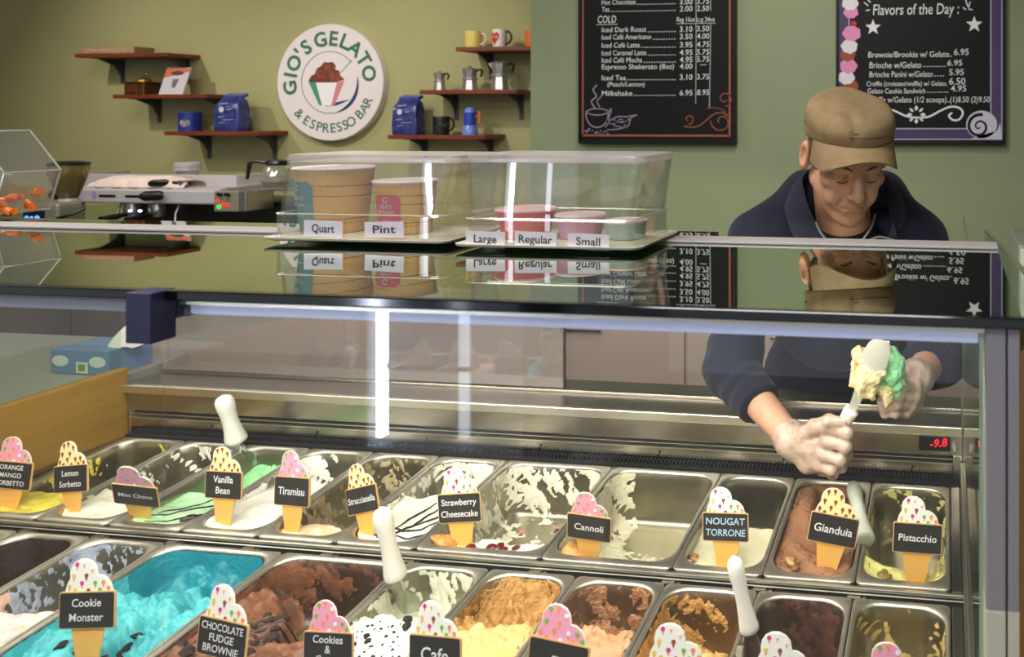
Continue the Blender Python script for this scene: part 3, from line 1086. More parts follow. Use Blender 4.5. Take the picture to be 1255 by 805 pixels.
# 10 gianduia
p = pan(0, 10, bx0[9], WN, 'steel pan full of milk chocolate brown gelato under the gloved fist')
def fl(s, q):
    z = -0.014 + (fbm(s * 3, q * 5, 101) - 0.5) * 0.018
    fold = np.exp(-((q - 0.42 + 0.45 * s) / 0.035) ** 2) * 0.016 * smooth01(s, 0.1, 0.3)
    fold2 = np.exp(-((q - 0.05 - 0.25 * s) / 0.04) ** 2) * 0.010
    hole = smooth01(q + 0.25 * s, 0.62, 0.72)
    lump = 0.035 * (fbm(s * 8, q * 12, 103) - 0.3) * smooth01(q, 0.55, 0.7)
    return z + fold + fold2 - hole * 0.075 * smooth01(s, 0.30, 0.48) - smooth01(q, 0.9, 0.99) * 0.03 + lump
g = gelato(p, WN, fl, smear(0.42, seed=104, zb=0.1), G('gianduia', (168, 122, 90), (146, 100, 70), sc=14, bump=0.15), 'milk chocolate brown gianduia gelato with swirled folds')
chunk(g, p, [(.27, .13)], 0.013, m_nut, 'hazelnut', fl, WN, 6, 0.9)
chunk(g, p, [(.33, .10)], 0.011, mat('hazelnut_skin', (132, 88, 50), 0.6), 'hazelnut', fl, WN, 7, 0.9)
# 11 pistachio
p = pan(0, 11, bx0[10], WN, 'steel pan with a little yellow green pistachio gelato beside the end glass')
def fl(s, q):
    e = q + 0.08 * (noise2(s * 5, q * 5, 7) - .5) + 0.10 * np.abs(s - 0.5) * -2.0 * smooth01(0.5 - np.abs(s - .5), 0.3, 0.0)
    z = -0.008 - 0.012 * s + (fbm(s * 4, q * 8, 111) - 0.5) * 0.016
    return z - 0.12 * smooth01(e, 0.20, 0.34) + 0.05 * smooth01(s, 0.80, 0.92) * (1 - smooth01(q, 0.3, 0.42))
def fm(s, q, z):
    edge = np.maximum(1 - smooth01(s, 0.04, 0.22), smooth01(s, 0.86, 0.98))
    return smear(0.62, seed=112, sc=(5, 9), zb=0.02)(s, q, z) + 0.0045 * edge * (fbm(s * 8, q * 12, 117) - 0.35)
g = gelato(p, WN, fl, fm, G('pistachio', (236, 226, 146), (212, 200, 116), sc=30), 'yellow green pistachio gelato scraped to the near end of its pan')
chunk(g, p, [(.26, .13), (.32, .115), (.29, .16)], 0.010, mat('pistachio_nut', (150, 112, 58), 0.6, rgb2=(104, 110, 50), scale=80), 'pistachio_piece', fl, WN, 9, 0.6)

# --- front row
fx0 = [-1.985, -1.82, -1.655, -1.49, -1.24, -0.99, -0.825, -0.66, -0.495, -0.33, -0.165]
fw = [WN] * 3 + [WW] * 2 + [WN] * 6
p = pan(1, 0, fx0[0], WN, 'empty steel pan at the golden end panel in the front row')
gelato(p, WN, lambda s, q: np.full_like(s, -0.2), smear(0.60, seed=205), G('dark_film', (70, 58, 46), (50, 40, 32)), 'thin dark film left in the endmost front pan')
p = pan(1, 1, fx0[1], WN, 'dark scraped out steel pan in the front row, beside the bluish one')
gelato(p, WN, lambda s, q: np.full_like(s, -0.2), lambda s, q, z: np.full_like(s, 0.001), G('dark_brown_film', (58, 46, 36), (44, 34, 27), rough=0.5), 'dark brown film coating the scraped out front pan')
p = pan(1, 2, fx0[2], WN, 'steel pan smeared grey blue with pastel gelato at its near end')
fl = scoopy(-0.026, 0.46, 0.62, seed=221, rough=0.010)
gelato(p, WN, fl, smear(0.50, seed=222, sc=(6, 10)), [G('pastel', (222, 214, 226), (238, 190, 150), sc=28), G('bluish', (150, 164, 186), (196, 202, 214), sc=30)], 'pastel pink and blue gelato with a bluish film behind', mi=lambda s, q, f: 0 if q < 0.54 else 1)
# turquoise
p = pan(1, 3, fx0[3], WW, 'wide steel pan full of bright turquoise gelato')
def fl(s, q):
    z = -0.016 + (fbm(s * 6, q * 7, 231) - 0.5) * 0.030
    ridge = np.exp(-((s - 0.30 - 0.25 * q) / 0.05) ** 2) * 0.012
    groove = np.exp(-((s - 0.52 - 0.25 * q) / 0.07) ** 2) * 0.028
    return z + ridge - groove - 0.050 * smooth01(q, 0.60, 0.82) + 0.040 * smooth01(q, .86, 1.0) + 0.034 * (fbm(s * 10, q * 15, 235) - .5) + 0.010 * (noise2(s * 30, q * 44, 238) - .5)
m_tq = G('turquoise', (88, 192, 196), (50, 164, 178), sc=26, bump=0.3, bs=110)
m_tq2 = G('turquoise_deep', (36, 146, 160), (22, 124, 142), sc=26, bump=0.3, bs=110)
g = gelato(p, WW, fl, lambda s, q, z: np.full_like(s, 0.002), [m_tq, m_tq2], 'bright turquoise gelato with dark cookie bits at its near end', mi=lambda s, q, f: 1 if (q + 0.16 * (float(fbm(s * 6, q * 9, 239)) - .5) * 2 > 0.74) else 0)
rr = random.Random(4)
chunk(g, p, [(rr.uniform(.25, .72), rr.uniform(.20, .34)) for _ in range(26)] + [(rr.uniform(.56, .72), rr.uniform(.33, .42)) for _ in range(9)], 0.0070, m_cookie, 'cookie_bit', fl, WW, 11, 0.7)
# chocolate fudge brownie
p = pan(1, 4, fx0[4], WW, 'wide steel pan of chocolate gelato with brownie pieces, its far corner bare metal')
def fl(s, q):
    z = -0.018 + (fbm(s * 6, q * 7, 241) - 0.5) * 0.022
    dug = smooth01(q * 0.85 + s * 0.40 + 0.25 * (noise2(s * 6, q * 7, 77) - .5), 0.66, 0.80)
    wallside = 1 - smooth01(s, 0.10, 0.30)
    return z - 0.12 * dug * (1 - 0.55 * wallside) + 0.03 * (fbm(s * 11, q * 12, 247) - 0.4) * (1 - dug)
g = gelato(p, WW, fl, smear(0.56, seed=243, sc=(6, 8), sb=-0.30, qb=0.05, zb=0.03), G('chocolate', (140, 92, 64), (104, 62, 40), sc=30), 'chocolate gelato with dark brownie pieces and sauce lines')
chunk(g, p, [(.06, .33), (.15, .29), (.39, .48), (.49, .40), (.43, .54), (.62, .40), (.44, .62), (.56, .47), (.30, .42), (.22, .36), (.34, .34), (.54, .33), (.66, .50), (.50, .55), (.36, .58), (.72, .43)], 0.0105, mat('brownie', (52, 32, 24), 0.8, var=0.4, scale=200), 'brownie_piece', fl, WW, 13, 0.75)
streaks(g, [[(.10 + .07 * i, .34 + .01 * i), (.26 + .07 * i, .44), (.44 + .06 * i, .56)] for i in range(7)], 0.0026, m_choc, 'chocolate_line', fl, WW)
# cookies and cream
p = pan(1, 5, fx0[5], WN, 'steel pan of white gelato strewn with black cookie crumbs')
def fl(s, q):
    z = -0.014 + (fbm(s * 4, q * 6, 251) - 0.5) * 0.020
    return z - 0.060 * smooth01(q, 0.62, 0.80) + 0.034 * (fbm(s * 6, q * 12, 253) - .5) * smooth01(q, .4, .6)
g = gelato(p, WN, fl, smear(0.48, seed=252, sc=(7, 11)), [G('cookies', (246, 246, 236), (230, 230, 214), sc=30), G('cookies_grey', (232, 232, 212), (214, 214, 188), sc=20)], 'white cookies and cream gelato with black crumbs', mi=lambda s, q, f: 1 if q + 0.08 * sin(s * 8) > 0.70 else 0)
rr = random.Random(9)
chunk(g, p, [(rr.uniform(.12, .82), rr.uniform(.34, .58)) for _ in range(52)], 0.0024, m_cookie, 'cookie_bit', fl, WN, 15, 0.7)
chunk(g, p, [(.28, .50), (.34, .47), (.24, .44), (.62, .56), (.58, .60)], 0.0062, m_cookie, 'cookie_bit', fl, WN, 16, 0.7)


def dug(top, q0, q1, depth, seed, back=0.0, fold=0.012):
    """smooth folded front, a rough crumbly crater behind it, rising again at the far wall"""
    def fn(s, q):
        z = top + (fbm(s * 2.2, q * 3.2, seed) - 0.5) * 0.018
        z = z + fold * np.exp(-((q - 0.46 - 0.16 * s) / 0.05) ** 2) + fold * 0.8 * np.exp(-((s - 0.05 - 0.9 * q) / 0.08) ** 2) * (1 - smooth01(q, .5, .62))
        e = q + 0.08 * (noise2(s * 5, q * 5, seed + 1) - .5)
        k = smooth01(e, q0, q1)
        lumps = 0.055 * (fbm(s * 6, q * 13, seed + 2, 5) - 0.5) * 1.6 - 0.030 * np.abs(noise2(s * 9, q * 20, seed + 8) - .5) + 0.016 * (noise2(s * 26, q * 56, seed + 6) - .5)
        return z - depth * k + lumps * smooth01(e, q0 - .06, q0 + .04) + back * smooth01(q, 0.72, 0.92) * (0.6 + 0.8 * noise2(s * 5, q * 6, seed + 4))
    return fn


two = lambda lim: (lambda s, q, f: 1 if q + 0.10 * sin(s * 6 + 1) > lim else 0)
p = pan(1, 6, fx0[6], WN, 'steel pan of tan coffee gelato dug into rough lumps at its far half')
fl = dug(-0.010, 0.60, 0.74, 0.040, 261, back=0.040)
gelato(p, WN, fl, smear(0.46, seed=262), [G('coffee', (238, 206, 146), (222, 184, 118), rough=0.36, sc=8, bump=0.1), G('coffee_rough', (206, 160, 92), (172, 122, 56), sc=70, bump=0.7, bs=160)], 'tan coffee gelato, folded smooth in front and crumbly behind', mi=two(0.63))
p = pan(1, 7, fx0[7], WN, 'steel pan of pinkish brown gelato beside the tan coffee one')
fl = dug(-0.012, 0.62, 0.78, 0.060, 271, back=0.004)
gelato(p, WN, fl, smear(0.50, seed=272), [G('hazel', (216, 172, 134), (200, 150, 110), rough=0.36, sc=8, bump=0.1), G('hazel_rough', (186, 138, 98), (148, 100, 66), sc=70, bump=0.7, bs=160)], 'pinkish brown gelato with a rough crater at its far end', mi=two(0.66))
p = pan(1, 8, fx0[8], WN, 'steel pan of golden tan gelato with a bare far wall')
fl = dug(-0.026, 0.60, 0.76, 0.095, 281)
gelato(p, WN, fl, smear(0.60, seed=282, sb=-0.35), [G('caramel', (236, 190, 118), (216, 164, 90), rough=0.4, sc=12, bump=0.2), G('caramel_rough', (222, 172, 100), (190, 136, 66), sc=70, bump=0.6, bs=160)], 'golden tan gelato with thin orange zest, dug away at the far wall', mi=two(0.62))
p = pan(1, 9, fx0[9], WN, 'steel pan coated with dark chocolate, a white handled spatula standing in it')
fl = scoopy(-0.050, 0.44, 0.62, seed=291, rough=0.012)
gelato(p, WN, fl, smear(0.47, seed=292, sc=(5, 8), qb=-0.05), G('dark_chocolate', (100, 66, 50), (66, 40, 30), sc=40), 'dark chocolate gelato clinging to the walls of its pan')
p = pan(1, 10, fx0[10], WN, 'scraped out steel pan with pale yellow traces, beside the end glass in the front row')
fl = scoopy(-0.056, 0.44, 0.60, seed=301, rough=0.012)
gelato(p, WN, fl, smear(0.60, seed=302, sc=(6, 9)), G('pale_yellow', (224, 196, 124), (200, 170, 96), sc=40), 'pale yellow traces left in the scraped out pan')
# ------------------------------------------------------------------ flavour signs
m_sgn_board = mat('chalk_black', (38, 36, 34), 0.55, var=0.2, scale=60)
m_sgn_rim = mat('board_rim_tan', (214, 172, 112), 0.5)
m_cone = mat('cone_orange', (240, 186, 96), 0.5, rgb2=(230, 168, 76), scale=14, stretch=(1, 1, 2))
m_card = mat('card_white_edge', (236, 232, 222), 0.5)
m_tops = {'white': mat('sign_white', (240, 238, 232), 0.5), 'pink': mat('sign_pink', (238, 160, 190), 0.5), 'cream': mat('sign_cream', (246, 228, 166), 0.5), 'mauve': mat('sign_mauve', (204, 150, 186), 0.5)}
m_chalk = mat('chalk_white', (228, 228, 226), 0.6)
m_chalkb = mat('chalk_pale_blue', (176, 206, 226), 0.6)
PR = [mat('print_magenta', (214, 52, 140), 0.5), mat('print_brown', (150, 74, 40), 0.5), mat('print_green', (110, 186, 60), 0.5), mat('print_orange', (238, 150, 92), 0.5), mat('print_yellow', (226, 206, 90), 0.5), mat('print_white', (246, 240, 236), 0.5)]
OUT = np.array([(-99, 0), (-98, 12), (-92, 34), (-80, 56), (-81, 78), (-76, 98), (-62, 116), (-40, 126), (-12, 127), (12, 116), (27, 98), (32, 78), (34, 66), (55, 64), (76, 52), (91, 32), (99, 6), (99, 0)]) * 0.00038


def offset(poly, k):
    c = poly.mean(0)
    d = poly - c
    return c + d * (1 + k / np.linalg.norm(d, axis=1)[:, None])


def flavour_sign(pos, H, roll, yaw, pitch, kind, lines, label, chalk=None, size=1.0):
    r = thing('flavour_sign', pos, label, 'sign', 'cone shaped flavour signs')
    r.rotation_euler = (pitch, roll, yaw)
    k = H / 0.150
    r.scale = (k, k, k)
    ax, az, dy = (1, 0, 0), (0, 0, 1), (0, 0.0022, 0)
    zb = 0.052
    cone = [(-0.0165, 0.0), (0.0165, 0.0), (0.0272, zb + 0.006), (-0.0272, zb + 0.006)]
    obj('cone', MB().prism(cone, (0, 0, 0), ax, az, dy), m_cone, r, smooth=0, world=False)
    zt = zb + 0.050
    cd_ = obj('scoop_card', MB().prism(OUT * 1.0, (0, 0.0004, zt - 0.001), ax, az, (0, 0.0022, 0)), m_card, r, smooth=0, world=False)
    obj('scoop_face', MB().prism(offset(OUT, -0.0014), (0, -0.0001, zt - 0.001), ax, az, (0, 0.0006, 0)), m_tops[kind], r, smooth=0, world=False)
    # printed little cones
    b, mi = MB(), []
    rr = random.Random(hash(kind) & 7 if False else {'white': 1, 'pink': 2, 'cream': 3, 'mauve': 4}[kind])
    spots = [(-50, 105), (-10, 62), (-62, 62), (-28, 34), (28, 34), (62, 36), (-80, 22), (0, 6), (48, 8), (84, 14), (-55, 8), (14, 92), (-20, 112)]
    cols = {'white': [0, 1, 4, 0, 2, 3, 4, 1, 2, 3, 4, 5, 5], 'pink': [2, 3, 2, 3, 5, 2, 3, 5, 3, 2, 3, 5, 3], 'cream': [1] * 13, 'mauve': [2, 3, 3, 2, 3, 2, 3, 5, 2, 3, 3, 2, 3]}[kind]
    for (x, y), c in zip(spots, cols):
        x, y = x * 0.00038, y * 0.00038 + zt
        n0 = len(b.f)
        a = np.arange(9) * 2 * pi / 9
        b.prism([(0.0033 * cos(t), 0.0033 * sin(t)) for t in a], (x, -0.0005, y), ax, az, (0, 0.0004, 0))
        mi += [c] * (len(b.f) - n0)
        n0 = len(b.f)
        b.prism([(-0.0022, -0.002), (0.0, -0.0088), (0.0022, -0.002)], (x, -0.0004, y), ax, az, (0, 0.0003, 0))
        mi += [3 if c != 1 else 1] * (len(b.f) - n0)
    me = b.mesh('cone_print')
    for m in PR:
        me.materials.append(m)
    me.polygons.foreach_set('material_index', mi)
    o = bpy.data.objects.new('cone_print', me)
    COL.objects.link(o)
    o.parent = r
    rc = lambda w, h, q: rrect(-w, w, -h, h, q, 3, 1, 1).tolist()
    bd = obj('board', MB().prism(rc(0.0445, 0.0262, 0.0035), (0, -0.0020, zb + 0.0255), ax, az, (0, 0.0030, 0)), m_sgn_rim, r, smooth=0, world=False)
    obj('chalk_face', MB().prism(rc(0.0428, 0.0245, 0.0028), (0, -0.0026, zb + 0.0255), ax, az, (0, 0.0008, 0)), m_sgn_board, bd, smooth=0, world=False)
    b = MB()
    n = len(lines)
    if not n:
        return r
    hh = {1: 0.0125, 2: 0.0115, 3: 0.0090}[n] * size
    gap = {1: 0, 2: 0.0205, 3: 0.0148}[n]
    for i, t in enumerate(lines):
        zc = zb + 0.0255 + gap * ((n - 1) / 2 - i) - hh * 0.42
        v, _ = text_mesh(t)
        wd = min((v[:, 0].max() - v[:, 0].min()) * hh / 0.72, 0.076)
        b.text(t, (0, -0.0027, zc), ax, (0.05, 0, 1), (0, -1, 0), hh, 0.0004, 'CENTER', wd)
    obj('lettering', b, chalk or m_chalk, bd, smooth=0, world=False)
    return r


R_ = radians


def sign(u, v, vt, Y, *a, **k):
    """base at pixel (u, v) on the depth plane Y; vt: pixel height of the sign's top"""
    P = onY(u, v, Y)
    T = onY(u, vt, Y)
    flavour_sign(tuple(P - (0, 0, 0.006)), (T[2] - P[2] + 0.006), *a, **k)


sign(8, 629, 538, 0.050, R_(2), R_(2), R_(-6), 'pink', ['ORANGE', 'MANGO', 'SORBETTO'], 'pink topped orange mango sign in the yellow sorbet')
sign(88, 633, 543, 0.052, R_(-9), R_(-6), R_(-6), 'cream', ['Lemon', 'Sorbetto'], 'cream topped lemon sorbetto sign in the white sorbet')
sign(173, 638, 552, 0.052, R_(8), R_(12), R_(22), 'mauve', ['Mint Choco'], 'mauve topped mint sign leaning in the green gelato', size=0.8)
sign(273, 641, 550, 0.050, R_(-3), R_(-6), R_(-5), 'cream', ['Vanilla', 'Bean'], 'cream topped vanilla bean sign in the smooth white gelato', size=1.15)
sign(357, 652, 556, 0.050, R_(-5), R_(-12), R_(-6), 'pink', ['Tiramisu'], 'pink topped tiramisu sign in the orange marbled gelato', size=1.1)
sign(451, 657, 570, 0.050, R_(-18), R_(-13), R_(-6), 'cream', ['Stracciatella'], 'cream topped stracciatella sign with a slanted board')
sign(567, 672, 576, 0.040, R_(-8), R_(-3), R_(-6), 'white', ['Strawberry', 'Cheesecake'], 'white topped strawberry cheesecake sign in the wide pan')
sign(721, 686, 596, 0.040, R_(5), R_(2), R_(9), 'pink', ['Cannoli'], 'pink topped cannoli sign leaning by the broken shell', size=1.1)
sign(890, 694, 600, 0.045, R_(-2), R_(0), R_(-5), 'white', ['NOUGAT', 'TORRONE'], 'white topped nougat torrone sign in pale blue capitals', chalk=m_chalkb, size=1.1)
sign(1012, 698, 600, 0.050, R_(10), R_(6), R_(-4), 'cream', ['Gianduia'], 'cream topped gianduia sign in the brown gelato', size=1.15)
sign(1122, 710, 612, 0.035, R_(3), R_(6), R_(-6), 'white', ['Pistacchio'], 'white topped pistacchio sign in the pan at the end glass')
FY = -0.0266 - DP * cos(TILT)
sign(106, 810, 690, FY + 0.060, R_(-4), R_(4), R_(-6), 'white', ['Cookie', 'Monster'], 'large white topped cookie sign standing in the turquoise gelato')
sign(266, 848, 723, FY + 0.035, R_(1), R_(-8), R_(-6), 'white', ['CHOCOLATE', 'FUDGE', 'BROWNIE'], 'white topped chocolate fudge brownie sign in capitals', size=1.15)
sign(402, 855, 742, FY + 0.030, R_(-4), R_(-3), R_(-6), 'pink', ['Cookies', '&', 'Cream'], 'pink topped cookies sign over the black crumbs', size=1.3)
sign(534, 868, 744, FY + 0.030, R_(-5), R_(-8), R_(-6), 'white', ['Cafe'], 'white topped cafe sign in the tan coffee gelato', size=1.5)
sign(676, 878, 747, FY + 0.030, R_(4), R_(-4), R_(-6), 'pink', ['Tr'], 'pink topped sign with a slanted board in the pinkish brown gelato')
sign(826, 902, 771, FY + 0.028, R_(0), R_(4), R_(-6), 'white', [], 'white topped sign in the golden tan gelato, only its scoop showing')
sign(958, 912, 782, FY + 0.028, R_(0), R_(4), R_(-6), 'white', [], 'white topped sign in the dark chocolate pan, only its scoop showing')
sign(1095, 926, 795, FY + 0.028, R_(0), R_(2), R_(-6), 'pink', [], 'pink topped sign in the scraped out pan, only its tip showing')

# ------------------------------------------------------------------ spatulas standing in the pans
m_handle = mat('white_handle', (238, 236, 226), 0.38)
m_handle2 = mat('translucent_handle', (206, 210, 196), 0.3, sss=0.4)
m_blade = mat('spatula_steel', (196, 198, 190), 0.22, 1.0)


def spatula(A, B, E, rs, label, mh=None, blade=True, wid=0.030, mb_=None):
    A, B, E = map(np.asarray, (A, B, E))
    r = thing('gelato_spatula', tuple(B), label, 'spatula', 'spatulas standing in the pans')
    prof = [(-0.04, 0.0), (0.0, 0.45), (0.03, 0.80), (0.10, 1.0), (0.20, 1.02), (0.35, 0.90), (0.55, 0.86), (0.75, 0.98), (0.92, 1.18), (0.985, 1.22), (1.0, 1.12), (1.004, 0.5)]
    obj('handle', MB().tube([A + (B - A) * t for t, k in prof], [max(k * rs, 1e-4) for t, k in prof], 18), mh or m_handle, r, smooth=60)
    if blade:
        d = (E - B) / np.linalg.norm(E - B)
        sx = np.cross(d, (0, 1, 0))
        sx /= np.linalg.norm(sx)
        nn = np.cross(sx, d)
        L = np.linalg.norm(E - B)
        rings = []
        for t, w_ in ((-0.02, 0.008), (0.15, 0.009), (0.35, 0.012), (0.5, wid * 0.8), (0.7, wid), (0.88, wid * 0.85), (1.0, wid * 0.45)):
            c = B + d * L * t
            th = 0.0035 if t < 0.4 else 0.0016
            cup = 0.006 * (1 if t > 0.4 else 0)
            rings.append([c - sx * w_ + nn * (cup + th), c + nn * th, c + sx * w_ + nn * (cup + th), c + sx * w_ + nn * cup - nn * th, c - nn * th, c - sx * w_ + nn * cup - nn * th])
        obj('blade', MB().loft(rings), mb_ or m_blade, r, smooth=50)
    return r


spatula(cd(273, 486, 2.02), cd(290, 540, 2.05), cd(303, 574, 2.07), 0.0195, 'white handled spatula standing at the far end of the green mint gelato')
spatula(cd(467, 624, 1.50), cd(485, 706, 1.53), cd(497, 752, 1.56), 0.0155, 'white handled spatula standing in the white gelato with black crumbs')
spatula(cd(899, 684, 1.26), cd(919, 772, 1.27), cd(926, 818, 1.29), 0.0118, 'white handled spatula standing in the dark chocolate pan')
spatula(cd(1045, 593, 1.800), cd(1061, 662, 1.640), cd(1066, 700, 1.60), 0.0150, 'cloudy plastic spatula handle lying over the rim between the brown and pistachio pans', m_handle2, blade=False)
# ------------------------------------------------------------------ chalkboards
m_slate = mat('chalkboard_slate', (13, 13, 14), 0.6, var=0.25, scale=5, spec=0.25)
m_bframe = mat('board_black_frame', (9, 9, 11), 0.45, spec=0.3)
m_chalk_dim = mat('chalk_grey', (176, 174, 178), 0.7)
m_orange = mat('chalk_orange', (156, 86, 56), 0.7)
m_lilac = mat('chalk_lilac', (150, 138, 158), 0.7)
m_violet = mat('chalk_violet', (74, 60, 96), 0.7)
YB = 1.975
AX, AZ, NY = np.array([1.0, 0, 0]), np.array([0, 0, 1.0]), np.array([0, -1.0, 0])
pB = lambda u, v, Y=YB: onY(u, v, Y)
PXM = float(np.linalg.norm(pB(801, 100) - pB(800, 100)))        # metres per pixel on the boards


def w2(u, v, Y=YB):
    P = onY(u, v, Y)
    return (P[0], P[2])


def write(b, t, u0, v, h, u1=None, align='LEFT', Y=YB):
    P = onY(u0, v, Y)
    wd = None
    if u1 is not None:
        wd = abs(float(onY(u1, v, Y)[0] - P[0]))
    b.text(t, (P[0], Y, P[2]), AX, AZ + 0.06 * AX, NY, h * PXM, 0.0008, align, wd, 0.002)


def line(b, pts, w, Y=YB, k=0.0009):
    b.stroke([w2(u, v, Y) for u, v in pts], np.asarray(w, float) * PXM, (0, Y, 0), AX, AZ, NY, k)


def curve(pts, n=8):
    """Catmull-Rom through pixel points"""
    p = np.array([pts[0]] + list(pts) + [pts[-1]], float)
    o = []
    for i in range(1, len(p) - 2):
        for t in np.linspace(0, 1, n, endpoint=False):
            a, b, c, d = p[i - 1], p[i], p[i + 1], p[i + 2]
            o.append(0.5 * (2 * b + (c - a) * t + (2 * a - 5 * b + 4 * c - d) * t * t + (3 * b - a - 3 * c + d) * t ** 3))
    o.append(p[-2])
    return o


def spiral(cx, cy, r0, r1, a0, turns, n=40):
    return [(cx + (r0 + (r1 - r0) * t) * cos(a0 + turns * 2 * pi * t), cy + (r0 + (r1 - r0) * t) * sin(a0 + turns * 2 * pi * t)) for t in np.linspace(0, 1, n)]


def chalkboard(name, u0, u1, v1, label):
    x0, x1, z0 = pB(u0, v1)[0], pB(u1, v1)[0], pB(u1, v1)[2]
    z1 = z0 + 0.92
    r = thing(name, ((x0 + x1) / 2, 1.998, z0), label, 'chalkboard')
    obj('slate', MB().box(x0 + 0.006, x1 - 0.006, YB, 1.992, z0 + 0.006, z1 - 0.006), m_slate, r, smooth=0)
    f = 0.011
    b = MB()
    b.box(x0, x0 + f, YB - 0.008, 1.999, z0, z1)
    b.box(x1 - f, x1, YB - 0.008, 1.999, z0, z1)
    b.box(x0 + f, x1 - f, YB - 0.008, 1.999, z0, z0 + f)
    b.box(x0 + f, x1 - f, YB - 0.008, 1.999, z1 - f, z1)
    obj('frame', b, m_bframe, r, smooth=0, bevel=0.002)
    return r, x0, x1, z0, z1


r, x0, x1, z0, z1 = chalkboard('menu_chalkboard', 709.3, 902, 177, 'black framed drinks price chalkboard with an orange chalk border')
b = MB()
rows = [('Hot Chocolate', 5.9, '3.00', '3.75', 779), ('Tea', 14.6, '2.00', '2.50', 747), ('Iced Dark Roast', 39.5, '3.10', '3.50', 792), ('Iced Caf\u00e9 Americano', 48.6, '3.50', '4.00', 798),
        ('Iced Caf\u00e9 Latte', 58.6, '3.95', '4.75', 784), ('Iced Caramel Latte', 68, '4.95', '5.75', 792), ('Iced Caf\u00e9 Mocha', 76.8, '4.95', '5.75', 787),
        ('Espresso Shakerato (8oz)', 85, '4.00', None, 826), ('Iced Tea', 98.3, '3.10', '3.75', 767), ('Milkshake', 117.4, '6.95', '8.95', 775)]
for t, v, a, c, ue in rows:
    write(b, t, 737.5, v, 6.2, ue)
    if t[0] != 'E':
        nd_ = int((829 - ue - 2) / 3.0)
        write(b, '.' * nd_, ue + 2, v, 6.2, 828)
    if a:
        write(b, a, 833, v - 0.5, 6.6, 848.5)
    if c:
        write(b, c, 854, v - 1.0, 6.6, 869)
write(b, '(Peach/Lemon)', 744.5, 106, 5.6, 790)
write(b, 'COLD', 732.5, 28.2, 9.0, 755)
write(b, 'Reg 16oz', 829.5, 26.6, 5.6, 851.5)
write(b, 'Lrg 24oz', 854, 26.6, 5.6, 876)
obj('lettering', b, m_chalk, r, smooth=0)
b = MB()
line(b, [(731, 30.3), (757, 29.8)], 1.0)
line(b, [(829, 29), (877, 28.4)], 0.9)
line(b, [(858, 79.6), (866, 79.2)], 1.0)
line(b, [(853, -20), (853.2, 60), (852.6, 127)], 0.8)
line(b, [(871, -20), (871, 13)], 0.8)
line(b, [(871, 30), (870.4, 80), (869.4, 133)], 0.9)
obj('price_lines', b, m_chalk_dim, r, smooth=0)
b = MB()
for l in ([(714.5, -120), (714.2, 166.5)], [(894.8, -120), (894.2, 166.5)], [(713, 165.8), (896, 166.3)]):
    line(b, l, 2.5)
obj('orange_border', b, m_orange, r, smooth=0)
b = MB()
line(b, spiral(888, 121, 2.5, 9.5, 0.5, 1.15), 1.3)
line(b, spiral(884, 149, 3.0, 13, 2.6, 1.1), 1.4)
line(b, curve([(838, 154), (846, 156), (857, 154), (866, 147), (875, 140), (884, 138), (891, 142)]), 1.6)
line(b, spiral(844, 146, 2.0, 6.5, 2.0, 0.95), 1.3)
line(b, curve([(866, 133), (877, 132), (886, 135), (893, 143)]), 1.0)
obj('orange_scroll', b, mat('chalk_orange_dim', (140, 78, 50), 0.7), r, smooth=0)
b = MB()
line(b, curve([(718, 137), (719, 145), (722, 151), (727, 155), (733, 156), (740, 153), (744, 147), (746, 138)]), 1.4)
line(b, curve([(718, 137), (726, 133.5), (738, 133.5), (746, 137), (738, 140.5), (726, 140.5), (718, 137)]), 1.3)
line(b, curve([(746, 138), (749, 133), (748, 140), (743, 149)]), 1.2)
line(b, curve([(729, 132), (725, 124), (731, 118), (727, 110), (732, 104)]), 1.6)
line(b, curve([(735, 131), (732, 124), (737, 118)]), 1.2)
line(b, curve([(742, 156), (748, 148), (757, 143), (768, 143), (778, 141)]), 1.2)
line(b, curve([(746, 159), (758, 158), (770, 154), (773, 145), (778, 142), (781, 141)]), 1.2)
for i in range(26):
    u, v = 744 + rng.random() * 26, 146 + rng.random() * 11
    line(b, [(u, v), (u + 2, v - 1)], 1.2)
for i in range(22):
    u, v = 716 + rng.random() * 34, 157 + rng.random() * 8
    line(b, [(u, v), (u + 1.6, v - 0.8)], 1.3)
obj('coffee_cup_drawing', b, m_lilac, r, smooth=0)

r, x0, x1, z0, z1 = chalkboard('flavors_chalkboard', 1024.6, 1232, 177.5, 'black framed flavors chalkboard with a violet border behind the man in the cap')
b = MB()
write(b, 'Flavors of the Day :', 1070, 18.5, 12.5, 1175)
write(b, 'Brownie/Brookie w/ Gelato..', 1064, 70.5, 6.6, 1167)
write(b, '6.95', 1169, 67.5, 7.2, 1187)
write(b, 'Brioche w/Gelato', 1065.5, 83.5, 7.0, 1129)
write(b, '............', 1131, 82, 6, 1159)
write(b, '6.95', 1161, 80.5, 6.6, 1179)
write(b, 'Brioche Panini w/Gelato', 1065.5, 94.5, 6.6, 1143)
write(b, '....', 1145, 93.5, 6, 1157)
write(b, '5.95', 1163, 92, 7.0, 1181)
write(b, 'Croffle (croissant/waffle) w/ Gelato.', 1062, 105.5, 5.6, 1161)
write(b, '6.50', 1163, 103.5, 7.6, 1183)
write(b, 'Gelato Cookie Sandwich', 1063, 114.5, 5.8, 1134)
write(b, '.........', 1136, 113.5, 6, 1162)
write(b, '4.95', 1165, 112, 7.2, 1184)
write(b, 'Waffle w/Gelato (1/2 scoops)..(1)8.50 (2)9.50', 1064, 125.5, 6.6, 1213)
obj('lettering', b, m_chalk, r, smooth=0)
b = MB()
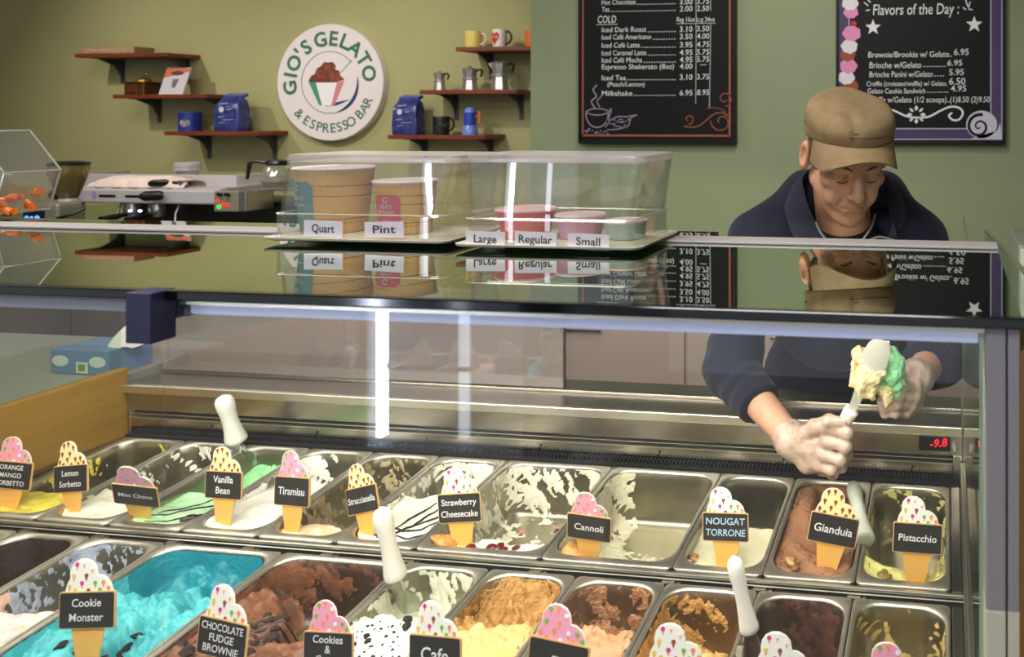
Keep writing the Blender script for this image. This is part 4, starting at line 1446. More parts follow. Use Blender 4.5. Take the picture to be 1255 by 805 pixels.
for cx, cy, rr_ in ((1070, 33.5, 10), (1194, 30, 10.5)):
    pts = []
    for i in range(10):
        a = -pi / 2 + i * pi / 5
        q = rr_ if i % 2 == 0 else rr_ * 0.42
        pts.append((cx + q * cos(a), cy + q * sin(a)))
    b.prism([w2(*p_) for p_ in pts], (0, YB, 0), AX, AZ, NY * 0.0009)
line(b, curve([(1078, 133), (1094, 135), (1110, 142), (1123, 144), (1138, 143), (1152, 136), (1164, 131), (1175, 132), (1180, 138), (1176, 146), (1168, 147), (1163, 142), (1167, 138)]), [2.2] * 97)
for i in range(8):
    a = i * pi / 4
    p0 = np.array([1123 + 5 * cos(a), 140.5 + 5 * sin(a)])
    p1 = np.array([1123 + 11.5 * cos(a), 140.5 + 11 * sin(a)])
    line(b, [p0, (p0 + p1) / 2, p1], [1.0, 4.4 if i % 2 == 0 else 3.0, 1.2])
for a_, c_ in (((1059, 3), (1064, 7)), ((1061, 13), (1066, 12)), ((1063, -1), (1067, 3)), ((1180, 9), (1184, 12)), ((1183, -2), (1186, 8)), ((1189, 2), (1187, 10)), ((1187, 11), (1192, 12))):
    line(b, [a_, c_], 1.2)
obj('chalk_drawings', b, m_chalk, r, smooth=0)
b = MB()
line(b, [(1220.8, -110), (1221, 169)], 12)
line(b, [(1034, 164.4), (1226, 164.7)], 10)
line(b, [(1034.5, -110), (1033.5, 169)], 12)
obj('violet_border', b, m_violet, r, smooth=0)
b = MB()
for l in ([(1228, -110), (1228, 171)], [(1214.3, -110), (1214.3, 158)], [(1027.3, -110), (1027, 171)], [(1040.8, -110), (1040.5, 158)], [(1026, 170.7), (1229, 170.7)], [(1040, 157.7), (1215, 157.7)]):
    line(b, l, 1.4, k=0.0014)
obj('border_line', b, mat('chalk_line_lilac', (178, 170, 196), 0.7), r, smooth=0)
b = MB()
b.prism([w2(1207 + 19 * cos(a) - 4, 152.5 + 17 * sin(a)) for a in np.arange(28) * 2 * pi / 28], (0, YB, 0), AX, AZ, NY * 0.0020)
b.prism([w2(*q) for q in ((1189, 170), (1228, 171), (1226, 150), (1222, 160))], (0, YB, 0), AX, AZ, NY * 0.0020)
sw = obj('corner_swirl', b, mat('chalk_swirl', (204, 200, 216), 0.7), r, smooth=0)
b = MB()
line(b, spiral(1200, 155, 0.5, 15, 0.3, 1.75, 60), list(np.linspace(1.2, 3.6, 60)), k=0.0026)
obj('swirl_line', b, m_slate, r, smooth=0)
# scoop tower drawn on the violet border
cols = [('white', (226, 220, 226)), ('pink', (226, 142, 186)), ('white', (226, 220, 226)), ('rust', (150, 76, 40)), ('pink', (226, 142, 186)), ('white', (226, 220, 226)), ('rust', (150, 76, 40)), ('pink', (226, 142, 186)), ('white', (226, 220, 226))]
sp = [(1043, 105, 'rust', 9), (1037.5, 95, 'white', 10), (1040, 81, 'pink', 10.5), (1039, 67, 'rust', 9.5), (1041, 57, 'white', 10), (1044, 41, 'pink', 11), (1043, 15, 'pink', 9), (1042, 4, 'white', 10), (1041, -12, 'pink', 10)]
cc = {'white': (226, 220, 226), 'pink': (226, 142, 186), 'rust': (150, 76, 40)}
for c in ('rust', 'white', 'pink'):
    b = MB()
    for k, (u, v, n_, q) in enumerate(sp):
        if n_ != c:
            continue
        pts = [(u + q * cos(a) * (1 + 0.06 * sin(5 * a + k)), v + q * 0.86 * sin(a) * (1 + 0.08 * sin(7 * a + k))) for a in np.arange(26) * 2 * pi / 26]
        b.prism([w2(*p_) for p_ in pts], (0, YB, 0), AX, AZ, NY * (0.0020 + 0.0003 * k))
    if c == 'rust':
        obj('scoop_drawing', b, mat('chalk_rust', cc[c], 0.7), r, smooth=0)
    else:
        obj('scoop_drawing', b, mat('chalk_scoop_' + c, cc[c], 0.7), r, smooth=0)
b = MB()
b.prism([w2(1046.5 + 3.6 * cos(a), 29 + 3.4 * sin(a)) for a in np.arange(14) * 2 * pi / 14], (0, YB, 0), AX, AZ, NY * 0.005)
obj('cherry_drawing', b, mat('chalk_red', (200, 40, 44), 0.7), r, smooth=0)

# ------------------------------------------------------------------ round shop sign
YS = 2.555
ctr = onY(404, 101, YS)
SR = 0.298
m_signw = mat('sign_white_board', (232, 222, 220), 0.5)
m_dkgreen = mat('sign_green', (52, 112, 84), 0.5)
rs = thing('round_shop_sign', (ctr[0], 2.6, ctr[2]), 'round white shop sign with green lettering and a gelato cup on the olive wall', 'sign')
a = np.arange(72) * 2 * pi / 72
ringY = lambda R, Y: np.stack([ctr[0] + R * np.cos(a), np.full(72, Y), ctr[2] + R * np.sin(a)], 1)
obj('disc', MB().loft([ringY(SR, 2.598), ringY(SR, YS + 0.003), ringY(SR - 0.003, YS)]), m_signw, rs, smooth=40)
C2 = (ctr[0], YS, ctr[2])
b = MB()
def arc_text(b, chars, Rt, h, inward, bold=0.012):
    for ch, deg in chars:
        t = radians(deg)
        rad = np.array([cos(t), 0, sin(t)])
        tan = np.array([sin(t), 0, -cos(t)])
        if inward:                       # bottom line: letters upright, tops towards the middle
            b.text(ch, np.array(C2) + rad * Rt, -tan, -rad, NY, h, 0.0009, 'CENTER', None)
        else:
            b.text(ch, np.array(C2) + rad * Rt, tan, rad, NY, h, 0.0009, 'CENTER', None, bold)
arc_text(b, [('G', 187), ('I', 170), ('O', 153.5), ("'", 139), ('S', 126), ('G', 103.5), ('E', 84), ('L', 67), ('A', 50), ('T', 31.5), ('O', 11.5)], SR * 0.635, SR * 0.25, False, 0.03)
obj('lettering', b, m_dkgreen, rs, smooth=0)
b = MB()
arc_text(b, [('&', 223), ('E', 236.5), ('S', 246.3), ('P', 256), ('R', 265.5), ('E', 275), ('S', 283.5), ('S', 292), ('O', 301), ('B', 316), ('A', 326), ('R', 336)], SR * 0.86, SR * 0.165, True)
obj('lettering', b, mat('sign_green_thin', (60, 108, 90), 0.5), rs, smooth=0)
S = lambda x, y: (ctr[0] + x * SR, ctr[2] + y * SR)
sw_ = lambda b, pts, w: b.stroke([S(*p_) for p_ in pts], np.asarray(w) * SR, (0, YS, 0), AX, AZ, NY, 0.0009)
b = MB()
sw_(b, [(0.53 * cos(t), 0.53 * sin(t)) for t in np.linspace(pi * 0.22, pi * 1.75, 60)], 0.012)
obj('thin_ring', b, mat('ring_grey', (96, 110, 112), 0.5), rs, smooth=0)
b = MB()
tt = np.linspace(-pi * 0.42, pi * 0.05, 30)
sw_(b, [(0.53 * cos(t), 0.53 * sin(t)) for t in tt], 0.012 + 0.05 * np.sin(np.linspace(0, pi, 30)))
sw_(b, [(-0.08, -0.40), (0.12, -0.37), (0.26, -0.33), (0.36, -0.30)], [0.02, 0.055, 0.03, 0.01])
obj('navy_arc', b, mat('sign_navy', (40, 58, 104), 0.5), rs, smooth=0)  # navy arc and swash printed on the sign
def sprism(name, pts, m, k=0.0012):
    return obj(name, MB().prism([S(*p_) for p_ in pts], (0, YS, 0), AX, AZ, NY * k), m, rs, smooth=0)
sprism('cup_green', [(-0.40, 0.02), (-0.26, 0.0), (-0.14, -0.40), (-0.20, -0.38)], mat('cup_green_paint', (60, 150, 108), 0.5))
sprism('cup_white', [(-0.26, 0.0), (0.14, 0.0), (0.04, -0.40), (-0.14, -0.40)], mat('cup_white_paint', (240, 236, 236), 0.5), 0.0010)
sprism('cup_red', [(0.14, 0.0), (0.28, 0.03), (0.10, -0.38), (0.03, -0.40)], mat('cup_red_paint', (214, 130, 140), 0.5))
pts = [(-0.40, 0.02), (-0.34, 0.12), (-0.28, 0.14), (-0.24, 0.24), (-0.16, 0.28), (-0.10, 0.35), (-0.02, 0.34), (0.06, 0.35), (0.12, 0.28), (0.10, 0.22), (0.18, 0.20), (0.20, 0.12), (0.28, 0.05), (0.12, 0.0), (-0.26, 0.0)]
sprism('gelato_scoops', pts, mat('sign_brown', (146, 74, 48), 0.5, rgb2=(84, 40, 26), scale=26), 0.0016)
b = MB()
sw_(b, [(0.18, 0.14), (0.30, 0.26), (0.42, 0.38)], 0.018)
obj('spoon_drawing', b, mat('spoon_grey', (150, 150, 146), 0.5), rs, smooth=0)

# ------------------------------------------------------------------ wall shelves and what stands on them
m_shelf = mat('red_brown_shelf_wood', (132, 60, 32), 0.45, rgb2=(104, 42, 22), scale=8, stretch=(0.4, 6, 6))
m_brkt = mat('grey_bracket', (92, 92, 92), 0.45, 0.5)
SY0, SY1 = 2.40, 2.598
SH = {}


def wall_shelf(key, uL, uR, v, label):
    a_, c_ = onY(uL, v, SY0), onY(uR, v, SY0)
    z = (a_[2] + c_[2]) / 2                       # underside front edge
    r = thing('wall_shelf', ((a_[0] + c_[0]) / 2, SY1, z), label, 'shelf', 'red brown shelves stepped up the olive wall')
    obj('board', MB().box(a_[0], c_[0], SY0, SY1, z - 0.010, z + 0.010), m_shelf, r, smooth=0, bevel=0.002)
    for x in (a_[0] + 0.075, c_[0] - 0.075):
        b = MB()
        b.box(x - 0.011, x + 0.011, SY1 - 0.005, SY1, z - 0.135, z - 0.010)
        b.box(x - 0.011, x + 0.011, SY0 + 0.03, SY1, z - 0.0135, z - 0.010)
        b.prism([(SY1 - 0.004, z - 0.11), (SY1 - 0.004, z - 0.012), (SY0 + 0.05, z - 0.012), (SY1 - 0.05, z - 0.045)], (x - 0.003, 0, 0), (0, 1, 0), (0, 0, 1), (0.006, 0, 0))
        obj('bracket', b, m_brkt, r, smooth=0)
    SH[key] = z + 0.0102
    return r


wall_shelf('a', 91.5, 205, 67.5, 'topmost of three shelves, carrying a long tan box')
wall_shelf('b', 138, 253, 118, 'middle shelf carrying the small wooden grinder and the framed print')
wall_shelf('c', 201, 317, 163.5, 'lowest of three shelves, with a blue tin, above the espresso machine')
wall_shelf('d', 558.5, 672, 59.5, 'topmost shelf with the yellow mug, ending behind the green wall corner')
wall_shelf('e', 514, 633, 112.5, 'middle shelf carrying three moka pots')
wall_shelf('f', 475, 594, 168, 'lowest shelf beyond the domes, carrying a blue coffee bag and a dark mug')
YO = 2.47      # the depth things on the shelves stand at


def on_shelf(u, key, Y=YO):
    P = onY(u, 100, Y)
    return np.array([P[0], Y, SH[key]])


PM = 1 / FPX * 4.35      # rough metres per pixel there
def mpp(u, Y=YO):
    q = ray(u, 100)
    return (Y - CAM[1]) / q[1] / FPX


# long tan box
P = on_shelf(141, 'a'); k = mpp(141)
t = thing('tan_box', tuple(P), 'long flat tan box lying on the topmost shelf', 'box')
obj('box_body', MB().box(P[0] - 37 * k, P[0] + 36 * k, YO - .04, YO + .08, P[2], P[2] + 8.5 * k), mat('tan_card', (172, 136, 104), 0.7, rgb2=(150, 112, 84), scale=18), t, smooth=0, bevel=0.002)
obj('box_print', MB().box(P[0] - 32 * k, P[0] + 30 * k, YO - .0412, YO - .0400, P[2] + 2 * k, P[2] + 6.5 * k), mat('tan_card_print', (196, 164, 132), 0.7, rgb2=(150, 110, 84), scale=120), t, smooth=0)
# little wooden coffee grinder
P = on_shelf(176, 'b'); k = mpp(176)
t = thing('coffee_grinder', tuple(P), 'small antique wooden box coffee grinder with brass dome on the middle shelf', 'coffee grinder')
m_wd = mat('dark_box_wood', (74, 42, 22), 0.45, var=0.3, scale=30)
m_brass = mat('old_brass', (168, 128, 62), 0.35, 0.8)
obj('wooden_body', MB().box(P[0] - 13 * k, P[0] + 13 * k, YO - .05, YO + .05, P[2], P[2] + 14 * k), m_wd, t, smooth=0, bevel=0.003)
obj('drawer', MB().box(P[0] - 10 * k, P[0] + 2 * k, YO - .054, YO - .05, P[2] + 2 * k, P[2] + 10 * k), mat('red_wood', (104, 44, 28), 0.4, var=0.4, scale=90), t, smooth=0, bevel=0.001)
obj('top_plate', MB().box(P[0] - 14.5 * k, P[0] + 14.5 * k, YO - .056, YO + .056, P[2] + 14 * k, P[2] + 15.5 * k), m_wd, t, smooth=0, bevel=0.001)
obj('brass_dome', MB().lathe([(9 * k, 0), (8.5 * k, 2.5 * k), (5 * k, 5 * k), (1.5 * k, 6 * k)], (P[0], YO, P[2] + 15.5 * k), 20), m_brass, t)
b = MB()
for x in (-13.2, 3.0, 12.4):
    b.box(P[0] + x * k, P[0] + (x + 1.2) * k, YO - .0555, YO - .049, P[2], P[2] + 14 * k)
obj('brass_corner', b, m_brass, t, smooth=0)
b = MB()
b.tube([(P[0], YO, P[2] + 21 * k), (P[0], YO, P[2] + 23.5 * k), (P[0] + 9 * k, YO - .02, P[2] + 23.8 * k)], 0.9 * k, 8)
b.ball((P[0] + 9 * k, YO - .02, P[2] + 24.6 * k), 1.7 * k, 10, 6)
obj('crank', b, m_brass, t)
# print leaning on the wall
P = on_shelf(216, 'b'); k = mpp(216)
t = thing('poster_print', tuple(P), 'leaning card print with an orange top and a grey cup picture on the middle shelf', 'print')
lean = 6.5 * k
o0 = np.array([P[0] - 17.5 * k, YO - .03, P[2]])
azz = np.array([0.02, 0.32, 0.94])
rc4 = lambda x0_, x1_, y0_, y1_: [(x0_ * k, y0_ * k), (x1_ * k, y0_ * k), (x1_ * k, y1_ * k), (x0_ * k, y1_ * k)]
nrm = np.cross(azz, (1, 0, 0)) * -1
nrm = np.array([0, -0.94, 0.32])
obj('card', MB().prism(rc4(0, 33, 0, 35.5), o0, (1, 0, 0), azz, -nrm * 0.008), mat('card_paper', (206, 198, 204), 0.6), t, smooth=0)
obj('orange_band', MB().prism([(0, 22 * k), (33 * k, 30 * k), (33 * k, 35 * k), (0, 35 * k)], o0, (1, 0, 0), azz, nrm * 0.0008), mat('print_salmon', (206, 110, 78), 0.6), t, smooth=0)
obj('brown_oval', MB().prism([((17 + 9 * cos(q)) * k, (28 + 3 * sin(q)) * k) for q in np.arange(20) * 2 * pi / 20], o0, (1, 0, 0), azz, nrm * 0.0016), mat('print_dark', (92, 52, 44), 0.6), t, smooth=0)
obj('cup_picture', MB().prism([(15 * k, 9 * k), (20 * k, 9 * k), (21.5 * k, 20 * k), (13.5 * k, 20 * k)], o0, (1, 0, 0), azz, nrm * 0.0016), mat('print_grey', (122, 116, 122), 0.6, var=0.4, scale=50), t, smooth=0)
# blue tin
P = on_shelf(233, 'c'); k = mpp(233)
t = thing('blue_tin', tuple(P), 'small dark blue tin with a pale round badge on the lowest shelf', 'tin')
m_blue = mat('blue_tin_paint', (34, 48, 132), 0.4)
obj('tin_body', MB().lathe([(12.3 * k, 0), (12.3 * k, 22.5 * k), (11.8 * k, 23 * k)], tuple(P), 28), m_blue, t)
obj('tin_rim', MB().lathe([(12.5 * k, 21.6 * k), (12.6 * k, 22.8 * k), (12.3 * k, 23.3 * k), (11 * k, 23.3 * k)], tuple(P), 28), mat('tin_rim_blue', (52, 66, 150), 0.3), t)
b = MB()
for (w_, m_, kk) in ((5.6, mat('badge_pale', (190, 190, 200), 0.5), 1.0), (3.6, mat('badge_tan', (160, 140, 110), 0.5), 1.012)):
    aa = np.arange(20) * 2 * pi / 20
    rows_ = []
    pts = [(w_ * cos(q), 10 + w_ * 0.8 * sin(q)) for q in aa]
    R0 = 12.4 * k * kk
    ring_o = np.array([[P[0] + R0 * sin((x + 3.5) * k / R0), YO - R0 * cos((x + 3.5) * k / R0), P[2] + y * k] for x, y in pts])
    ring_i = np.array([[P[0] + .97 * R0 * sin((x + 3.5) * k / R0), YO - .97 * R0 * cos((x + 3.5) * k / R0), P[2] + y * k] for x, y in pts])
    obj('badge', MB().loft([ring_i, ring_o]), m_, t, smooth=0)


def coffee_bag(u, key, h, w, label, tuft):
    P = on_shelf(u, key); k = mpp(u)
    t = thing('coffee_bag', tuple(P), label, 'coffee bag')
    m_bag = mat('blue_foil_bag', (60, 70, 138), 0.32, rgb2=(34, 42, 96), scale=26, bump=0.5, bscale=30, coat=0.4)
    rings = []
    for t_, sx, sy in ((0, .98, .92), (.03, 1.0, 1.0), (.25, 1.02, 1.03), (.55, .98, .98), (.74, .93, .86), (.84, .90, .62), (.92, .82, .30), (.97, .78, .20)):
        p = rrect(-w * k * sx, w * k * sx, -w * .62 * k * sy, w * .62 * k * sy, .010, 3, 8, 6)
        wob = 0.02 * w * k * np.sin(p[:, 0] * 180 + t_ * 22)
        rings.append(np.stack([P[0] + p[:, 0] + wob, YO + p[:, 1] + (0.10 * w * k if t_ > .8 else 0), np.full(len(p), P[2] + h * k * t_)], 1))
    obj('bag_body', MB().loft(rings), m_bag, t, smooth=45)
    b = MB()
    b.obox((P[0], YO + .02, P[2] + h * k * .985), (w * .78 * k, 0, 0), (0, .30 * w * k, .10 * w * k), (0, -.003, .008))
    obj('folded_top', b, mat('blue_bag_fold', (58, 76, 166), 0.32, coat=0.4), t, smooth=0, bevel=.002)
    b = MB()
    b.lathe([(.3 * w * k, 0), (.3 * w * k, .0012)], (0, 0, 0), 18)
    yb = YO - .64 * w * k
    obj('badge', MB().prism([(.20 * w * k * cos(q), .20 * w * k * sin(q)) for q in np.arange(16) * 2 * pi / 16], (P[0] - .3 * w * k, yb, P[2] + .60 * h * k), AX, AZ, NY * .002), mat('bag_badge_pale', (206, 206, 220), 0.4), t, smooth=0)
    b = MB()
    for (x, y, ww, hh) in ((-.45, .74, .7, .035), (.1, .58, .4, .03), (-.6, .38, .5, .025), (-.2, .30, .9, .02), (-.5, .22, .5, .02)):
        b.prism([(x * w * k, y * h * k), ((x + ww) * w * k, (y + .015) * h * k), ((x + ww) * w * k, (y + .015 + hh) * h * k), (x * w * k, (y + hh) * h * k)], (P[0], yb, P[2]), AX, AZ, NY * .0014)
    obj('bag_print', b, mat('bag_print_grey', (150, 152, 186), 0.4), t, smooth=0)
    return t


coffee_bag(285, 'c', 44, 17, 'blue foil coffee bag on the lowest shelf beside the blue tin', 0)
coffee_bag(501, 'f', 46, 16.5, 'blue foil coffee bag on the shelf beyond the clear domes', 1)


def mug(u, key, h, r_, m, label, handle_m, hu=1, print_m=None):
    P = on_shelf(u, key); k = mpp(u)
    t = thing('mug', tuple(P), label, 'mug')
    prof = [(r_ * .86, 0), (r_ * .93, .6), (r_ * .97, h * .3), (r_, h * .96), (r_ * .99, h), (r_ * .92, h), (r_ * .9, h * .4), (r_ * .5, h * .12)]
    obj('cup', MB().lathe([(a_ * k, z_ * k) for a_, z_ in prof], tuple(P), 30), m, t)
    pts = [(P[0] + hu * (r_ * .95 + q * 1.0) * k, YO, P[2] + z_ * k) for q, z_ in ((-.6, h * .84), (3.2, h * .90), (6.6, h * .72), (6.8, h * .46), (4.0, h * .26), (-.4, h * .18))]
    obj('handle', MB().tube(pts, 1.25 * k, 8), handle_m, t)
    return t, P, k


mug(580.5, 'd', 20, 10.0, mat('yellow_glaze', (224, 200, 104), 0.25), 'pale yellow mug on the topmost shelf', mat('cream_glaze', (226, 216, 190), 0.25))
t, P, k = mug(612.5, 'd', 22, 8.8, mat('white_glaze', (232, 222, 216), 0.25), 'white mug with a red heart and a black handle on the topmost shelf', mat('black_glaze', (26, 24, 24), 0.25))
aa = np.linspace(0, 2 * pi, 28, endpoint=False)
heart = [(16 * sin(q) ** 3, 13 * cos(q) - 5 * cos(2 * q) - 2 * cos(3 * q) - cos(4 * q)) for q in aa]
R0 = 8.95 * k
hp = lambda R: np.array([[P[0] + R * sin((x * .40 - 2.6) * k / R0), YO - R * cos((x * .40 - 2.6) * k / R0), P[2] + (11.5 + y * .55) * k] for x, y in heart])
obj('heart_print', MB().loft([hp(R0 * .96), hp(R0 * 1.01)]), mat('heart_red', (206, 34, 30), 0.3), t, smooth=0)
mug(653, 'd', 20, 9.5, mat('orange_glaze', (232, 116, 48), 0.25), 'orange mug half hidden by the green wall corner', MATS['orange_glaze'])
mug(541, 'f', 22.5, 10, mat('dark_mug_glaze', (30, 32, 33), 0.3, rgb2=(104, 98, 90), scale=30, lo=.36, hi=.42), 'dark patterned mug on the shelf beside the blue bag', MATS['black_glaze'])

m_alum = mat('moka_aluminium', (200, 196, 190), 0.34, 0.8)


def moka(u, key, h, rb, label, group='moka pots on one shelf'):
    P = on_shelf(u, key); k = mpp(u)
    t = thing('moka_pot', tuple(P), label, 'moka pot', group)
    seg = 8
    obj('boiler', MB().lathe([(rb * k, 0), (rb * k, .04 * h * k), (rb * .80 * k, .42 * h * k), (rb * .80 * k, .46 * h * k)], tuple(P), seg), m_alum, t, smooth=20)
    obj('collar', MB().lathe([(rb * .90 * k, .43 * h * k), (rb * .92 * k, .46 * h * k), (rb * .92 * k, .50 * h * k), (rb * .80 * k, .53 * h * k)], tuple(P), 24), m_alum, t)
    up = [(rb * .74 * k, .50 * h * k), (rb * .98 * k, .87 * h * k), (rb * 1.0 * k, .89 * h * k), (rb * .5 * k, .94 * h * k), (rb * .12 * k, .95 * h * k)]
    o = obj('pot', MB().lathe(up, tuple(P), seg), m_alum, t, smooth=20)
    b = MB()
    b.prism([(-rb * .92 * k, .70 * h * k), (-rb * 1.32 * k, .87 * h * k), (-rb * .8 * k, .88 * h * k)], (P[0], YO - .10 * rb * k, P[2]), AX, AZ, (0, .20 * rb * k, 0))
    obj('spout', b, m_alum, t, smooth=0)
    b = MB().lathe([(rb * .10 * k, .94 * h * k), (rb * .22 * k, .965 * h * k), (rb * .2 * k, .995 * h * k), (rb * .05 * k, h * k)], tuple(P), 12)
    obj('lid_knob', b, m_black, t)
    pts = [(P[0] + q * rb * k, YO, P[2] + z_ * h * k) for q, z_ in ((.86, .82), (1.35, .86), (1.62, .80), (1.60, .70), (1.42, .56))]
    obj('handle', MB().tube(pts, [.13 * rb * k, .15 * rb * k, .17 * rb * k, .15 * rb * k, .12 * rb * k], 8), m_black, t)
    return t


moka(539, 'e', 23.5, 7.2, 'smallest of the three moka pots on the middle shelf')
moka(576, 'e', 29, 9.8, 'middle sized moka pot between the smallest and the tallest')
moka(612.5, 'e', 37.5, 11.0, 'tallest moka pot, with a wide flared top')
# blue moka shaped pot
P = on_shelf(576, 'f'); k = mpp(576)
t = thing('blue_coffee_pot', tuple(P), 'blue coffee pot with a rounded top and an orange handle on the lowest shelf', 'coffee pot')
obj('base', MB().lathe([(9.3 * k, 0), (9.3 * k, 2 * k), (7.6 * k, 11 * k), (7.2 * k, 11.5 * k)], tuple(P), 28), mat('light_blue_enamel', (112, 132, 208), 0.3), t)
obj('upper_pot', MB().lathe([(7.2 * k, 11 * k), (7.0 * k, 27 * k), (6.2 * k, 28 * k)], tuple(P), 28), mat('deep_blue_enamel', (50, 66, 176), 0.3), t)
obj('dome_lid', MB().lathe([(6.6 * k, 27.5 * k), (6.0 * k, 31 * k), (3.5 * k, 33.4 * k), (.5 * k, 34 * k)], tuple(P), 28), MATS['light_blue_enamel'], t)
b = MB().tube([(P[0] + 6.8 * k, YO, P[2] + 22 * k), (P[0] + 12 * k, YO, P[2] + 24 * k)], .8 * k, 8)
b.tube([(P[0] + 12.6 * k, YO, P[2] + 14 * k), (P[0] + 12.6 * k, YO, P[2] + 29 * k)], 1.8 * k, 10)
obj('handle', b, mat('orange_handle', (206, 116, 42), 0.35), t)
# ------------------------------------------------------------------ clear domes with sample cups on the glass top
m_acr = glass_mat('clear_acrylic', (0.975, 0.975, 0.96), base=0.03, ior=1.42, veil=0.012, veil_rgb=(0.8, 0.78, 0.76))
m_acr_top = glass_mat('frosted_acrylic', (0.94, 0.93, 0.92), base=0.05, ior=1.45, rough=0.2, veil=0.22, veil_rgb=(0.74, 0.68, 0.68))
m_acr_edge = glass_mat('acrylic_edge', (0.80, 0.79, 0.76), base=0.12, ior=1.45, rough=0.08, veil=0.30, veil_rgb=(0.80, 0.77, 0.72))
m_tray = mat('cream_tray', (222, 220, 196), 0.25)
m_paperlab = mat('white_label_paper', (226, 220, 228), 0.6)
m_ink = mat('label_ink', (46, 46, 52), 0.6)
ZS = ZT + 0.0048


def dome(u0, u1, ut0, ut1, v_top, Yf, Yb, label, cards, notes):
    """clear cover on a thin tray; u0-u1 front edge of the tray, ut0-ut1 front edge of the cover's top"""
    xa, xb = onY(u0, 300, Yf)[0], onY(u1, 300, Yf)[0]
    zt = onY((ut0 + ut1) / 2, v_top, Yf + 0.012)[2]
    ta, tb = onY(ut0, v_top, Yf + 0.012)[0], onY(ut1, v_top, Yf + 0.012)[0]
    r = thing('clear_dome', ((xa + xb) / 2, (Yf + Yb) / 2, ZS), label, 'food cover')
    fr_ = lambda x0, x1, y0, y1, z, q=0.016: ring3(rrect(x0, x1, y0, y1, q, 8, 2, 2), z)
    tr = MB().loft([fr_(xa + .006, xb - .006, Yf + .006, Yb - .006, ZS), fr_(xa - .002, xb + .002, Yf - .004, Yb + .004, ZS + .003), fr_(xa - .003, xb + .003, Yf - .005, Yb + .005, ZS + .0062), fr_(xa + .001, xb - .001, Yf, Yb, ZS + .0062), fr_(xa + .004, xb - .004, Yf + .003, Yb - .003, ZS + .0035)])
    obj('tray', tr, m_tray, r, smooth=40)
    z0 = ZS + 0.0065
    zs = z0 + 0.036                                   # the step where the cover narrows
    g = 0.004
    A_ = lambda t: xa + 0.010 + (ta - xa - 0.010) * t
    B_ = lambda t: xb - 0.012 + (tb - xb + 0.012) * t
    yf = lambda t: Yf + .006 + .005 * t
    yb = lambda t: Yb - .006 - .014 * t
    out = [(0.0, 0.0, z0), (0.0, .0, zs - .002), (0.10, .003, zs + .002), (0.93, .003, zt - .012)]
    rings = [fr_(A_(t) + i, B_(t) - i, yf(t) + i, yb(t) - i, z, .018) for t, i, z in out]
    inn = [fr_(A_(t) + i + .0022, B_(t) - i - .0022, yf(t) + i + .0022, yb(t) - i - .0022, z, .016) for t, i, z in reversed(out)]
    obj('cover', MB().loft(rings + inn + rings[:1], cap=False), m_acr, r, smooth=13)
    t1 = [(0.93, .003, zt - .012), (0.97, .002, zt - .008), (1.0, .004, zt - .001), (1.0, .010, zt)]
    obj('cover_top', MB().loft([fr_(A_(t) + i, B_(t) - i, yf(t) + i, yb(t) - i, z, .018) for t, i, z in t1]), m_acr_top, r, smooth=40)
    b = MB()
    rim = lambda t, i, z, h: b.loft([fr_(A_(t) + i, B_(t) - i, yf(t) + i, yb(t) - i, z, .018), fr_(A_(t) + i - .0018, B_(t) - i + .0018, yf(t) + i - .0018, yb(t) - i + .0018, z + h / 2, .018), fr_(A_(t) + i, B_(t) - i, yf(t) + i, yb(t) - i, z + h, .018)], cap=False)
    rim(0.05, 0.0, zs - .0016, .0036)
    rim(0.0, 0.0, z0, .002)
    obj('cover_rim', b, m_acr_edge, r, smooth=40)
    for txt, ua, va, ub, vb, tilt in cards:
        P, Q = onY(ua, va, Yf - 0.002), onY(ub, vb, Yf - 0.002)
        ax = np.array([1, 0, tilt])
        w_, h_ = abs(Q[0] - P[0]), abs(P[2] - Q[2])
        c = np.array([P[0], Yf + 0.002, Q[2]])
        cobj = obj('label_card', MB().prism([(0, 0), (w_, 0), (w_, h_), (0, h_)], c, ax, (-tilt, 0, 1), (0, 0.0008, 0)), m_paperlab, r, smooth=0, label='white card reading ' + txt)
        b = MB().text(txt, c + ax * w_ / 2 + np.array([0, 0, h_ * .30]), ax, (-tilt, 0, 1), NY, h_ * .50, .0004, 'CENTER', w_ * (.58 if len(txt) < 6 else .80 if len(txt) > 5 else .6))
        obj('lettering', b, m_ink, cobj, smooth=0)
    return r


dome(322, 546, 343, 560, 190, -0.270, -0.080, 'clear dome with the tall tan quart and pint cups under it', [('Quart', 370, 270, 417.5, 291, -0.02), ('Pint', 445, 272.5, 493, 293, 0.03)], None)
dome(557, 782, 563, 791, 190, -0.290, -0.100, 'clear dome with three small pastel cups under it', [('Large', 569, 283, 617, 304, -0.02), ('Regular', 629, 283.5, 680.5, 304.5, -0.02), ('Small', 694, 286, 745, 307, -0.02)], None)


